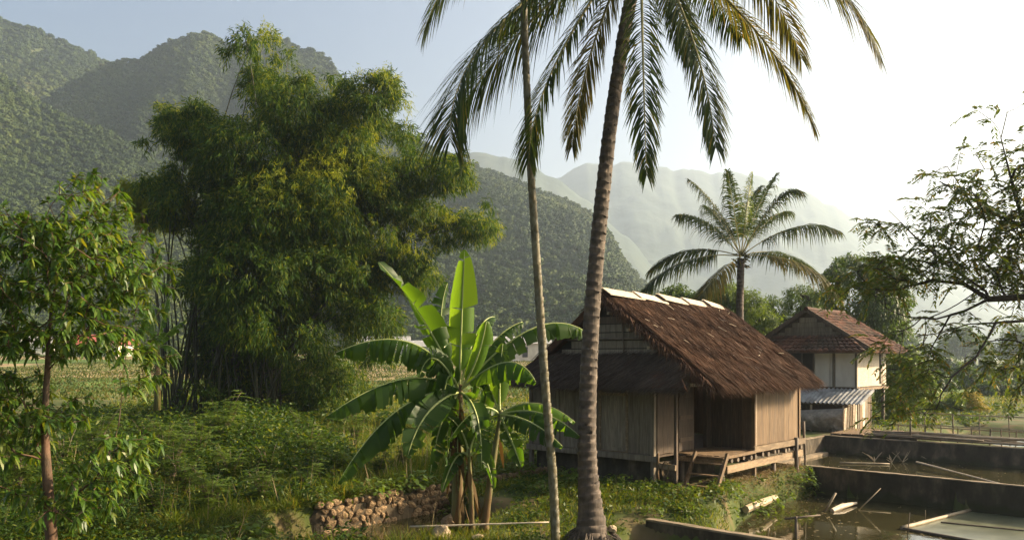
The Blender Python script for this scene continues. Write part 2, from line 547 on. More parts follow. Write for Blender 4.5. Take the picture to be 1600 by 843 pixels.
M_hill = noise_mat("hill_scrub", [(.3, (.03, .045, .016)), (.5, (.055, .07, .024)), (.68, (.095, .095, .04)), (.8, (.14, .12, .06))], .02, .95, .8, (1, 1, 1), 10, 6, .1, coord="World")

M_mountain = noise_mat("far_mountain", [(.3, (.022, .034, .026)), (.55, (.04, .055, .04)), (.8, (.065, .075, .055))], .012, .95, .6, (1, 1, 1), 10, 8, .1, coord="World")
def forest_mat():
    m, ns, ls, pr, out = _new("forest_leaf")
    oi = ns.new("ShaderNodeObjectInfo")
    g = ns.new("ShaderNodeNewGeometry")
    cr = ramp(ns, [(0, (.020, .038, .010)), (.5, (.042, .066, .014)), (.85, (.075, .098, .02)), (1, (.11, .10, .035))])
    nz = ns.new("ShaderNodeTexNoise")
    nz.inputs["Scale"].default_value = .012
    nz.inputs["Detail"].default_value = 6
    ls.new(g.outputs["Position"], nz.inputs["Vector"])
    mp = ns.new("ShaderNodeMapRange")
    mp.inputs[1].default_value = .32
    mp.inputs[2].default_value = .68
    ls.new(nz.outputs["Fac"], mp.inputs[0])
    av = ns.new("ShaderNodeMix")
    av.inputs[0].default_value = .35
    ls.new(mp.outputs[0], av.inputs[2])
    ls.new(oi.outputs["Random"], av.inputs[3])
    ls.new(av.outputs[0], cr.inputs[0])
    mr = ns.new("ShaderNodeMapRange")
    mr.inputs[3].default_value = .7
    mr.inputs[4].default_value = 1.3
    ls.new(g.outputs["Random Per Island"], mr.inputs[0])
    hs = ns.new("ShaderNodeHueSaturation")
    ls.new(mr.outputs[0], hs.inputs["Value"])
    ls.new(cr.outputs[0], hs.inputs["Color"])
    ls.new(hs.outputs[0], pr.inputs["Base Color"])
    pr.inputs["Roughness"].default_value = .7
    pr.inputs["Specular IOR Level"].default_value = .15
    return m
M_forest = forest_mat()

# ------------------------------------------------------------------ layout of the place: hut frame and ground height
OX, OY = 3.42, 19.2
LX, LY = .677, .736          # along the hut's ridge, to the right and away
NX, NY = .736, -.677         # out of the hut's long front, to the right and nearer
HUT_ROT = math.atan2(LY, LX)
WZ, WZ2, DZ = -.73, -.62, -.42   # water levels: near pond, far pond, ditch
def an(x, y):
    dx, dy = np.asarray(x) - OX, np.asarray(y) - OY
    return dx * LX + dy * LY, dx * NX + dy * NY
def world_an(a, n, z=0.0):
    return np.array([OX + a * LX + n * NX, OY + a * LY + n * NY, z])
WALL0 = np.array([-3.4, 16.5])                 # the rubble wall runs along the hut's axis from here
def shore(a):
    return np.interp(a, [-3, -1.2, .6, 2.2, 5.7], [3.3, 2.6, 1.9, 1.62, 1.66])
def gh(x, y):
    x, y = np.asarray(x, float), np.asarray(y, float)
    a, n = an(x, y)
    z = .10 * (fbm(x * .7, y * .7, 3) - .5) + .25 * (fbm(x * .12, y * .12, 5) - .5) * smooth((y - 24) / 10)
    z = z - .30 * smooth((18.6 - y) / 3.2)
    # left fields climb gently towards the hills
    left = smooth((0.30 * y - x + 10) / (0.12 * y + 12))
    z = z + left * np.clip(y - 70, 0, 480) * .026
    # dike that carries the rubble wall, ditch on its sunny side
    s = (x - WALL0[0]) * LX + (y - WALL0[1]) * LY
    d = (x - WALL0[0]) * NX + (y - WALL0[1]) * NY
    on = smooth((s + 14) / 3) * smooth((6.6 - s) / 1.2)
    top = .16 + .05 * (fbm(s * 1.5, d * 0, 9) - .5)
    prof = np.where(d < 0, smooth((d + 1.6) / 1.3), smooth((.40 - d) / .38))
    z = z + on * prof * (top - z)
    ditch = on * smooth((d - .02) / .3) * smooth((2.3 - d) / .9) * smooth((2.8 - s) / .7) * smooth((s + 2.4) / .8)
    z = z - ditch * 1.2
    # ponds
    bank = smooth((n - shore(a) + .35) / .7)
    k = bank * smooth((a + 3.0) / .25) * smooth((5.66 - a) / .04)
    k = np.maximum(k, ((a > 5.66) & (a < 14.4) & (n > -1.5)) * 1.0)
    z = z * (1 - k) - 1.5 * k
    front = smooth((n - 1.45) / .5) * smooth((-2.85 - a) / .3) 
    z = z - front * .75
    # paddies right of the far pond lie low
    low = smooth((a - 15.6) / .5) * smooth((24.6 - a) / 1.2) * smooth((n - .9) / .6)
    z = z - low * (.30 + .25 * fbm(x * .9, y * .9, 31, 3))
    return z

def axis_coords(lo, hi, step, far, grow=1.16):
    c = list(np.arange(lo, hi + 1e-6, step))
    s = step
    while c[-1] < far:
        s *= grow
        c.append(c[-1] + s)
    s = step
    left = []
    p = lo
    return c
xs = np.arange(-16, 17, .16)
s, r, l = .16, [xs[-1]], [xs[0]]
while r[-1] < 3200:
    s *= 1.12
    r.append(r[-1] + s)
    l.append(l[-1] - s)
xs = np.concatenate([np.array(l[:0:-1]), xs, np.array(r[1:])])
ys = list(np.arange(9, 34, .16))
s = .16
while ys[-1] < 3600:
    s *= 1.07
    ys.append(ys[-1] + s)
ys = np.concatenate([[-400, -120, -40, -12, 0, 4, 6.5, 8], ys])
GX, GY = np.meshgrid(xs, ys, indexing='ij')
g = Geo()
g.grid(np.stack([GX, GY, gh(GX, GY)], -1))
struct("ground", g, M_ground)

# ------------------------------------------------------------------ hills
def ridge(name, crest, front, back, nu, nv, seed, gully=.16, mat=None, jag=2.0, lean=0.0, base=-2.0, wl=70.0):
    crest = np.array(crest, float)
    u = np.linspace(crest[0, 0], crest[-1, 0], nu)
    py = np.interp(u, crest[:, 0], crest[:, 1])
    ker = np.hanning(9)
    ker /= ker.sum()
    py = np.convolve(np.pad(py, 4, mode='edge'), ker, 'valid')
    Y = np.interp(u, crest[:, 0], crest[:, 2])
    C = np.stack([(u - CX) / F * Y, Y, CH - (py - HY) / F * Y], -1)
    C[:, 2] += jag * (fbm(C[:, 0] / 25, C[:, 1] * 0, seed + 50) - .5) * 2
    v = np.concatenate([-np.linspace(1, 0, nv), np.linspace(0, 1, nv // 3)[1:]])
    av = np.abs(v)
    ln = np.where(v < 0, front, back)
    X = C[:, None, 0] * (1 - .75 * (av * ln * (v < 0))[None] / C[:, None, 1])
    YY = C[:, None, 1] + (v * np.abs(ln))[None]
    h = C[:, None, 2] - base
    w = 40 * (fbm(X / 120, YY / 120, seed) - .5)
    rid = np.abs(fbm((X + w) / wl, YY / (wl * 2.6), seed + 9, 3) - .5) * 2
    rid2 = fbm(X / 22, YY / 22, seed + 21, 3) - .5
    prof = 1 - av ** 1.05
    bell = np.sin(math.pi * np.clip(av, 0, 1)) ** .7
    Z = base + h * (prof[None] - bell[None] * gully * (1 - rid) + bell[None] * gully * .35) + rid2 * h * .05 * bell[None]
    X = X + 14 * bell[None] * (fbm(X / 60, YY / 60, seed + 33) - .5)
    g = Geo()
    g.grid(np.stack([X, YY, Z], -1))
    return struct(name, g, mat or M_hill), np.stack([X, YY, Z], -1)[:, :nv + 2]

hills = []
hills.append(ridge("hill", [(-500, -70, 640), (-160, -20, 640), (0, 32, 650), (45, 44, 650), (70, 52, 650), (100, 69, 650), (135, 87, 650), (178, 103, 660), (240, 150, 670), (330, 230, 680)], 420, 300, 130, 60, 1, .26))
hills.append(ridge("hill", [(60, 168, 520), (110, 135, 520), (150, 108, 525), (178, 103, 530), (199, 97, 530), (220, 100, 530), (231, 91, 530), (263, 70, 535), (292, 55, 535), (313, 51, 535), (335, 59, 535), (356, 73, 535), (367, 79, 535),
    (388, 66, 535), (400, 62, 535), (449, 67, 530), (474, 82, 530), (499, 85, 530), (514, 102, 525), (531, 124, 520), (560, 160, 515), (600, 192, 505), (640, 217, 495), (700, 247, 480), (790, 283, 455), (860, 312, 435), (920, 336, 420), (950, 364, 412), (962, 398, 408), (985, 428, 404), (1010, 452, 400), (1050, 505, 396), (1090, 556, 395)],
    290, 260, 330, 62, 2, .24))
hills.append(ridge("hill", [(-420, 30, 400), (-160, 60, 400), (-60, 95, 400), (0, 120, 400), (35, 150, 400), (70, 172, 398), (107, 190, 396), (150, 204, 392), (190, 226, 388), (250, 262, 382), (330, 330, 372), (420, 420, 362), (520, 520, 355)], 190, 200, 190, 46, 3, .22))
far1 = ridge("mountain", [(420, 300, 1180), (560, 262, 1180), (640, 250, 1180), (720, 243, 1180), (760, 241, 1180), (800, 249, 1180), (840, 262, 1180), (868, 277, 1180), (920, 318, 1180), (980, 372, 1180), (1040, 430, 1180), (1120, 540, 1180)], 560, 340, 150, 50, 4, .14, mat=M_mountain, jag=6, wl=160)
far2 = ridge("mountain", [(760, 330, 1600), (820, 300, 1600), (868, 276, 1600), (900, 262, 1600), (940, 254, 1600), (985, 259, 1600), (1040, 262, 1600), (1080, 266, 1600), (1130, 270, 1600), (1165, 268, 1600), (1200, 282, 1600), (1260, 300, 1600), (1300, 322, 1600), (1340, 345, 1600), (1400, 378, 1600), (1480, 425, 1600), (1580, 490, 1600), (1680, 556, 1600)], 760, 380, 190, 50, 5, .14, mat=M_mountain, jag=10, wl=200)
far3 = ridge("mountain", [(1100, 470, 2100), (1250, 440, 2100), (1400, 420, 2100), (1560, 410, 2100), (1700, 400, 2100), (1900, 380, 2100)], 450, 350, 100, 30, 6, .14, mat=M_mountain, jag=8, wl=220)

# woodland on the near hills: instanced crowns, one mass
proto = []
for k in range(4):
    rg = np.random.default_rng(40 + k)
    g = Geo()
    nb = 5
    cs = np.concatenate([rg.uniform(-.55, .55, (nb, 2)), rg.uniform(.35, 1.0, (nb, 1))], 1)
    rs = rg.uniform(.42, .66, nb)
    for c, r0 in zip(cs, rs):
        n = 46
        d = rg.normal(size=(n, 3))
        d /= np.linalg.norm(d, axis=1, keepdims=True)
        d[:, 2] = np.abs(d[:, 2]) * 1.0 - .25
        p = c + d * r0 * rg.uniform(.8, 1.08, (n, 1))
        t = rg.normal(size=(n, 3)) * .8 + d * .2
        g.leaves(p - t * .12, t, d, rg.uniform(.28, .46, n), rg.uniform(.2, .32, n), .1, simple=True)
        ph = np.array([[0, 0, 1], [1, 0, 0], [0, 1, 0], [-1, 0, 0], [0, -1, 0], [0, 0, -1]]) * r0 * .82 + c
        g.add(ph, [[0, 1, 2], [0, 2, 3], [0, 3, 4], [0, 4, 1], [5, 2, 1], [5, 3, 2], [5, 4, 3], [5, 1, 4]])
    me = g.mesh("forest_crown")
    me.materials.append(M_forest)
    proto.append(bpy.data.objects.new("forest_crown", me))
pc = bpy.data.collections.new("forest_crowns")
for o in proto:
    pc.objects.link(o)

def forest_nodes():
    ng = bpy.data.node_groups.new("forest_scatter", 'GeometryNodeTree')
    ng.interface.new_socket("Geometry", in_out='INPUT', socket_type='NodeSocketGeometry')
    ng.interface.new_socket("Density", in_out='INPUT', socket_type='NodeSocketFloat')
    ng.interface.new_socket("Size", in_out='INPUT', socket_type='NodeSocketFloat')
    ng.interface.new_socket("Geometry", in_out='OUTPUT', socket_type='NodeSocketGeometry')
    N = ng.nodes
    gi, go = N.new("NodeGroupInput"), N.new("NodeGroupOutput")
    dp = N.new("GeometryNodeDistributePointsOnFaces")
    ci = N.new("GeometryNodeCollectionInfo")
    ci.inputs["Collection"].default_value = pc
    ci.inputs["Separate Children"].default_value = True
    ci.inputs["Reset Children"].default_value = True
    ip = N.new("GeometryNodeInstanceOnPoints")
    ip.inputs["Pick Instance"].default_value = True
    rs = N.new("FunctionNodeRandomValue")
    rs.data_type = 'FLOAT'
    rs.inputs[2].default_value = .35
    rs.inputs[3].default_value = 1.7
    mu = N.new("ShaderNodeMath")
    mu.operation = 'MULTIPLY'
    rr = N.new("FunctionNodeRandomValue")
    rr.data_type = 'FLOAT_VECTOR'
    rr.inputs[0].default_value = (-.15, -.15, 0)
    rr.inputs[1].default_value = (.15, .15, 6.28)
    L = ng.links
    L.new(gi.outputs[0], dp.inputs["Mesh"])
    L.new(gi.outputs["Density"], dp.inputs["Density"])
    L.new(dp.outputs["Points"], ip.inputs["Points"])
    L.new(ci.outputs[0], ip.inputs["Instance"])
    L.new(rr.outputs[0], ip.inputs["Rotation"])
    L.new(rs.outputs[1], mu.inputs[0])
    L.new(gi.outputs["Size"], mu.inputs[1])
    L.new(mu.outputs[0], ip.inputs["Scale"])
    L.new(ip.outputs[0], go.inputs[0])
    return ng
FN = forest_nodes()
def forest(V, density, size, label):
    g = Geo()
    g.grid(V)
    o = stuff("forest", g, M_forest, label, "forest")
    md = o.modifiers.new("scatter", 'NODES')
    md.node_group = FN
    ids = {i.name: i.identifier for i in FN.interface.items_tree if i.in_out == 'INPUT'}
    md[ids["Density"]] = density
    md[ids["Size"]] = size
    return o
forest(hills[0][1], .13, 2.1, "dry scrub forest covering the hill at the upper left")
forest(hills[1][1], .24, 1.75, "green woodland covering the peaked ridge that falls to the valley")
forest(hills[2][1], .28, 1.6, "sunlit woodland covering the low spur behind the left tree")

# ------------------------------------------------------------------ ponds
def quad_an(a0, a1, n0, n1, z, g):
    g.add([world_an(a0, n0, z), world_an(a1, n0, z), world_an(a1, n1, z), world_an(a0, n1, z)], [[0, 3, 2, 1]])
g = Geo()
quad_an(-2.72, 5.62, .9, 24, WZ, g)
struct("pond_water", g, M_water, False)
g = Geo()
quad_an(5.74, 14.3, -1.45, 24, WZ2, g)
struct("pond_water", g, M_water, False)
g = Geo()
w0 = np.array([WALL0[0], WALL0[1]])
def wall_pt(s, d, z):
    return np.array([WALL0[0] + s * LX + d * NX, WALL0[1] + s * LY + d * NY, z])
g.add([wall_pt(-6, -.1, DZ), wall_pt(3.4, -.1, DZ), wall_pt(3.4, 2.6, DZ), wall_pt(-6, 2.6, DZ)], [[0, 3, 2, 1]])
struct("ditch_water", g, M_water, False)
g = Geo()
quad_an(15.9, 24, 1.4, 30, -.27, g)
struct("paddy_water", g, M_paddy, False)

def conc_wall(name, label, a0, a1, n0, n1, z0, z1, cap=.03, capmat=None, step=1.6):
    """a cast wall with a worn, slightly uneven coping"""
    c = world_an((a0 + a1) / 2, (n0 + n1) / 2, z0)
    t = thing(name, label, "wall", c)
    long_n = abs(n1 - n0) > abs(a1 - a0)
    k = max(2, int(max(abs(n1 - n0), abs(a1 - a0)) / .25))
    f = np.linspace(0, 1, k + 1)
    def prof(ww, zz0, zz1, jit):
        g = Geo()
        V = np.zeros((k + 1, 4, 3))
        for i, q in enumerate(f):
            if long_n:
                nn = n0 + (n1 - n0) * q
                ring = [(a0 - ww, nn, zz0), (a0 - ww, nn, zz1), (a1 + ww, nn, zz1), (a1 + ww, nn, zz0)]
            else:
                aa = a0 + (a1 - a0) * q
                ring = [(aa, n1 + ww, zz0), (aa, n1 + ww, zz1), (aa, n0 - ww, zz1), (aa, n0 - ww, zz0)]
            for j, (A, B, Z) in enumerate(ring):
                V[i, j] = world_an(A, B, Z) + (rng.uniform(-jit, jit, 3) if j in (1, 2) else 0)
        i = np.arange(k)[:, None] * 4
        j = np.arange(4)[None]
        g.add(V.reshape(-1, 3), np.stack([i + j, i + 4 + j, i + 4 + (j + 1) % 4, i + (j + 1) % 4], -1).reshape(-1, 4), [[0, 1, 2, 3], [4 * k + 3, 4 * k + 2, 4 * k + 1, 4 * k]])
        return g
    obj("wall_body", prof(0, z0, z1, .006), M_concrete, t, True)
    obj("coping", prof(.012, z1 + .003, z1 + cap, .008), capmat or M_conc_top, t, True)
    return t
conc_wall("pond_wall", "dark concrete wall dividing the two fish ponds beside the hut", 5.62, 5.74, -1.3, 22, -1.6, 0.0)
conc_wall("pond_wall", "dark far wall of the rear pond below the bamboo railing", 14.3, 14.45, -1.6, 22, -1.6, .02)
conc_wall("pond_wall", "short sunlit side wall of the rear pond behind the hut", 5.76, 14.28, -1.62, -1.48, -1.6, .0)
conc_wall("pond_edge", "narrow concrete edge at the bottom of the picture by the grass", -2.86, -2.72, 1.62, 14, -1.6, -.2, .04)
# ledge of silt along the sunlit side wall
g = Geo()
g.beam(world_an(6.0, -1.25, -.58), world_an(13.8, -1.3, -.58), .3, .08)
single("mud_ledge", g, M_conc_top, "pale narrow ledge at the foot of the sunlit pond wall", "ledge", world_an(10, -1.25, -.6))

# scum held by a floating bamboo frame
g = Geo()
A0, A1, N0, N1 = -1.3, 1.9, 5.2, 10.5
def W1(px, py, z=WZ):
    Y = (CH - z) * F / (py - HY)
    return P(px, py, Y)
q00, q01, q10, q11 = W1(1412, 826), W1(1512, 798), W1(1660, 870), W1(1700, 808)
V = np.zeros((30, 24, 3))
for i, u in enumerate(np.linspace(0, 1, 30)):
    for j, v in enumerate(np.linspace(0, 1, 24)):
        V[i, j] = (q00 * (1 - v) + q01 * v) * (1 - u) + (q10 * (1 - v) + q11 * v) * u + [0, 0, .006 + .004 * float(vnoise(u * 9, v * 7, 2))]
g.grid(V)
M_scum = noise_mat("pond_scum", [(.35, (.08, .085, .045)), (.6, (.14, .145, .09)), (.8, (.22, .22, .16))], 2.5, .28, .1, (1, 1, 1), 8, .01, .4, coord="World", scale2=1.0, cols2=(.06, .065, .03), mix2=.8)
o = stuff("duckweed", g, M_scum, "pale green scum film floating inside a bamboo frame", "scum")
def pole(p, q, r, label, cat="pole", group=None, mat=None, name="bamboo_pole", k=7, sag=0.0, nodes=True):
    p, q = np.array(p, float), np.array(q, float)
    n = max(3, int(np.linalg.norm(q - p) / .3))
    t = np.linspace(0, 1, n)
    pts = p + (q - p) * t[:, None]
    pts[:, 2] -= sag * 4 * t * (1 - t)
    rr = r * (1 - .25 * t)
    if nodes:
        rr = rr * (1 + .10 * (np.arange(n) % 2))
    g = Geo()
    g.tube(pts, rr, k)
    return single(name, g, mat or M_pole, label, cat, p, group, True)
pole(q00 + [-.05, -.03, .03], W1(1516, 796, WZ + .04), .05, "pale bamboo pole floating along the edge of the scum")
pole(q00 + [-.03, -.05, .02], q10 + [0, -.04, .02], .035, "dark bamboo pole floating at the scum's near edge", mat=M_pole_dark)
pole(W1(1470, 815, WZ + .02), W1(1640, 832, WZ + .02), .02, "thin stick lying across the pale scum", mat=M_pole_dark)
# driftwood and sticks in the near pond
def up(px, py, base):
    return np.array([(px - CX) / F * base[1], base[1], CH - (py - HY) / F * base[1]])
b = W1(1288, 799)
pole(b, up(1306, 769, b), .035, "short pale log poking up from the near pond", "log", mat=M_pole, name="log")
g = Geo()
b = W1(1300, 797, WZ + .02)
e = W1(1338, 785, WZ + .05)
g.tube([b, b * .6 + e * .4 + [0, 0, .03], e], [.055, .07, .03], 8)
single("floating_board", g, M_slat_pale, "pale wood offcut floating in the near pond", "board", b)
b = W1(1342, 796)
pole(b, up(1376, 762, b), .016, "thin forked twig standing in the pond by the logs", "twig", mat=M_pole, name="twig", nodes=False)
pole(W1(1342, 797), W1(1392, 801), .012, "thin twig floating flat on the near pond", "twig", mat=M_pole, name="twig", nodes=False)
b = W1(1244, 862, WZ - .3)
pole(up(1244, 850, b), up(1244, 806, b), .035, "weathered stake standing in the near pond", "stake", mat=M_pole_dark, name="stake")
pole(up(1226, 810, b), up(1282, 804, b), .022, "dark stick lashed across the stake in the pond", "stick", mat=M_pole_dark, name="stick")
b = W1(1199, 843)
pole(b, up(1202, 824, b), .015, "short twig sticking out of the pond near the edge", "twig", mat=M_pole, name="twig", nodes=False)
for px, py0, py1, lb in ((1308, 772, 752, "thin upright reed before the dividing wall"), (1322, 772, 746, "bent upright reed before the dividing wall"), (1418, 838, 800, "thin reed beside the scum frame"), (1446, 815, 796, "short reed behind the scum frame")):
    b = W1(px, py0)
    pole(b, up(px + R.uniform(-4, 4), py1, b), .010, lb, "reed", mat=M_pole_dark, name="reed", nodes=False)
def W2(px, py, z=WZ2):
    return W1(px, py, z)
pole(W2(1432, 721, -.45), W2(1588, 762, WZ2 + .02), .03, "long pale bamboo pole slanting into the rear pond", mat=M_slat_pale)
pole(W2(1312, 722, WZ2 + .03), W2(1390, 724, WZ2 + .03), .03, "bamboo pole floating near the sunlit wall of the rear pond")
for px, py in ((1366, 720), (1393, 722), (1410, 721), (1452, 719)):
    b = W2(px, py)
    g = Geo()
    for q in range(5):
        d = np.array([R.uniform(-.35, .35), R.uniform(-.2, .2), R.uniform(.12, .4)])
        g.tube([b, b + d * .6, b + d + [R.uniform(-.1, .1), 0, 0]], [.014, .012, .006], 5)
    single("brushwood", g, M_pole, "small tangle of dry twigs sticking out of the rear pond", "twigs", b, "twig tangles in the rear pond")

# fallen leaves drifting on the ponds
rg = np.random.default_rng(15)
m = 700
a_, n_ = rg.uniform(-2.6, 5.5, m), rg.uniform(1.7, 11, m)
kp = fbm(a_ * .7, n_ * .7, 12, 3) > .45
a_, n_ = a_[kp], n_[kp]
q = np.stack([OX + a_ * LX + n_ * NX, OY + a_ * LY + n_ * NY, np.full(len(a_), WZ + .006)], -1)
a2, n2 = rg.uniform(5.9, 14.1, 260), rg.uniform(-1.2, 12, 260)
q = np.concatenate([q, np.stack([OX + a2 * LX + n2 * NX, OY + a2 * LY + n2 * NY, np.full(260, WZ2 + .006)], -1)])
m = len(q)
g = Geo()
g.leaves(q, np.concatenate([rg.normal(size=(m, 2)), np.zeros((m, 1))], 1), np.tile([[0, 0, 1.0]], (m, 1)), rg.uniform(.04, .12, m), rg.uniform(.02, .05, m), 0.0, simple=True)
stuff("floating_leaves", g, M_dry, "small dead leaves floating on the brown ponds", "leaves")

# ------------------------------------------------------------------ thatched hut
hut = thing("thatched_hut", "small wooden stilt hut with shaggy brown thatched roof beside the ponds", "hut", (OX, OY, 0), HUT_ROT)
def part(name, mn, mx, mat, parent=hut, jit=.004):
    g = Geo()
    g.box(mn, mx, jit)
    return obj(name, g, mat, parent)
def pbeam(name, p, q, w, h, mat, parent=hut, upv=(0, 0, 1)):
    g = Geo()
    g.beam(p, q, w, h, upv)
    return obj(name, g, mat, parent)
def ppole(name, p, q, r, mat, parent=hut, k=8):
    g = Geo()
    p, q = np.array(p, float), np.array(q, float)
    t = np.linspace(0, 1, 5)[:, None]
    pts = p + (q - p) * t + rng.normal(0, r * .12, (5, 3))
    g.tube(pts, r * (1 + rng.uniform(-.08, .08, 5)), k)
    return obj(name, g, mat, parent, smooth_=True)
FZ = .70
def plank_wall(name, axis, fixed, lo, hi, z0, z1, mat, widths, thick=.03, outward=-1, gaps=()):
    """backing sheet with one child per plank; axis 'a' runs along the ridge, 't' across it"""
    g = Geo()
    off = -outward * .02
    if axis == 'a':
        g.box((lo, min(fixed + off, fixed + off * 2), z0 + .01), (hi, max(fixed + off, fixed + off * 2), z1 - .01))
    else:
        g.box((min(fixed + off, fixed + off * 2), lo, z0 + .01), (max(fixed + off, fixed + off * 2), hi, z1 - .01))
    w = obj(name, g, mat, hut)
    p = lo
    i = 0
    while p < hi - .05:
        wd = min(widths[i % len(widths)] * R.uniform(.9, 1.1), hi - p)
        i += 1
        q = p + wd
        if not any(a < (p + q) / 2 < b for a, b in gaps):
            d0 = fixed - outward * R.uniform(0, .004)
            d1 = d0 + outward * thick
            lo_, hi_ = min(d0, d1), max(d0, d1)
            z_top = z1 - R.uniform(0, .015)
            if axis == 'a':
                part("plank", (p + .0025, lo_, z0 + R.uniform(0, .012)), (q - .0025, hi_, z_top), mat, w, .003)
            else:
                part("plank", (lo_, p + .004, z0 + R.uniform(0, .012)), (hi_, q - .004, z_top), mat, w, .003)
        p = q
    return w
# floor platform and underframe
part("floor", (.0, 0, FZ - .06), (5.5, 3.9, FZ - .004), M_plank_dark)
for i in range(9):
    t0 = -1.3 + i * .145
    part("floorboard", (1.0 + R.uniform(-.04, .04), t0 + .004, FZ - .05), (5.48, t0 + .14, FZ - .01 + R.uniform(-.006, .006)), M_plank)
part("gable_sill_beam", (-.11, -.12, .56), (.02, 4.02, FZ), M_plank_grey)
part("foundation", (.14, .12, -.3), (.32, 3.85, .52), M_concrete)
part("foundation", (.34, -.02, -.3), (2.9, .1, .5), M_concrete)
part("back_foundation", (.3, 3.7, -.3), (5.4, 3.86, .5), M_concrete)
part("far_foundation", (5.3, .2, -.6), (5.46, 3.68, .5), M_concrete)
# gable wall (faces the camera's left)
gw = plank_wall("gable_wall", 't', 0.0, .08, 3.86, FZ + .004, 2.52, M_plank_grey, [.30, .36, .27, .33, .4], .03, -1, gaps=((.74, 1.60),))
dr = part("door", (-.028, .80, FZ + .03), (-.002, 1.56, 2.1), M_plank_grey)
for t0, t1, z0, z1 in ((.74, .80, FZ, 2.3), (1.56, 1.62, FZ, 2.3), (.80, 1.56, 2.1, 2.18), (.80, 1.56, FZ + .002, FZ + .03)):
    part("frame", (-.055, t0, z0 + .003), (.0, t1, z1), M_beam, dr)
part("door_panel", (-.042, .90, FZ + .13), (-.030, 1.46, 1.98), M_plank_grey, dr)
part("overdoor_panel", (-.03, .80, 2.185), (-.006, 1.56, 2.5), M_plank_dark)
part("corner_post", (-.06, -.02, -.2), (.05, .076, 2.6), M_plank_grey)
part("corner_post", (-.05, 3.87, -.2), (.05, 3.97, 2.55), M_plank_grey)
for t0 in (1.95, 2.9):
    part("batten", (-.062, t0, FZ), (-.034, t0 + .05, 2.5), M_plank_grey)
# recessed porch wall, doorway and bay
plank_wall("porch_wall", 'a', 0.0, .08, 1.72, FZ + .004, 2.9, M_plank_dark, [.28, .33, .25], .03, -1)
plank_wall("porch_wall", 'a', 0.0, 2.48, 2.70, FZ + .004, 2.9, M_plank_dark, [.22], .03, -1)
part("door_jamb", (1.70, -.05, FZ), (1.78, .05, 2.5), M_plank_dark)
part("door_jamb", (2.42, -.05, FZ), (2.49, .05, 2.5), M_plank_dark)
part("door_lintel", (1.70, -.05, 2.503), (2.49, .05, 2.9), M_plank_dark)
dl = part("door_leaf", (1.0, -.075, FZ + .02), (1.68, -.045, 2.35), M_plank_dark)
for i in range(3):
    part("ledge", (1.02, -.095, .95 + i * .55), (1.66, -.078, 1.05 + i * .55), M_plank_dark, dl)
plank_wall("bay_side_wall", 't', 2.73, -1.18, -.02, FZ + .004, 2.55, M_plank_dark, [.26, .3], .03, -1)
plank_wall("bay_front_wall", 'a', -1.2, 2.80, 5.42, FZ + .09, 2.62, M_plank, [.42, .36, .5, .40, .28, .34], .03, -1)
part("bay_post", (2.70, -1.26, .1), (2.785, -1.17, 2.66), M_plank)
part("bay_post", (5.43, -1.26, -.3), (5.52, -1.17, 2.66), M_plank)
part("bay_trim", (2.795, -1.25, FZ + .09), (2.825, -1.233, 2.6), M_slat_pale)
plank_wall("end_wall", 't', 5.5, -1.16, 3.86, FZ + .004, 2.6, M_plank, [.35, .3, .4], .03, 1)
plank_wall("rear_wall", 'a', 3.9, .08, 5.45, FZ + .004, 2.5, M_plank_grey, [.35, .3, .4], .03, 1)
# sill rail, joist ends and lower beam of the bay
pbeam("sill_rail", (2.50, -1.32, FZ + .03), (5.62, -1.32, FZ + .02), .07, .15, M_beam)
for i in range(13):
    a = 1.35 + i * .325
    z = FZ - .135 + R.uniform(-.02, .02)
    g = Geo()
    g.tube([(a, -1.36 + R.uniform(-.05, .05), z), (a + R.uniform(-.02, .02), 0, z)], R.uniform(.05, .065), 9)
    obj("joist", g, M_pole_dark, hut, smooth_=False)
pbeam("lower_beam", (1.15, -1.27, .36), (5.58, -1.27, .38), .08, .17, M_beam)
pbeam("porch_edge_board", (.98, -1.34, FZ - .03), (2.55, -1.34, FZ - .02), .05, .07, M_plank)
part("porch_cross_beam", (.96, -1.28, .5), (1.06, .05, .62), M_beam)
for a, t0, top in ((1.1, -1.2, .5), (2.75, -1.2, .28), (5.0, -1.36, .85), (1.1, -.1, .5), (3.9, -1.2, .28)):
    ppole("stilt", (a, t0, -1.3), (a, t0, top), .055, M_pole_dark)
ppole("leaning_pole", (5.66, -1.34, -.2), (5.62, -1.30, 1.25), .032, M_pole_dark)
# porch post with a lashed cross piece
part("porch_post", (-.03, -.62, -.2), (.04, -.55, 2.55), M_plank_dark)
pbeam("cross_piece", (-.06, -.02, .50), (-.06, -.62, .47), .07, .13, M_beam)
ppole("hanging_post", (-.10, -.16, .15), (-.10, -.15, .78), .04, M_plank)
g = Geo()
th = np.linspace(0, 2 * math.pi, 15)
for kk in range(3):
    g.tube(np.stack([-.12 + .02 * kk + 0 * th, -.36 + .09 * np.cos(th), .40 + .17 * np.sin(th) + .02 * kk], -1), .01, 5, False)
obj("rope_coil", g, M_rope, hut)
part("ladder_landing", (.86, -1.36, FZ - .085), (.985, -.35, FZ - .02), M_plank)
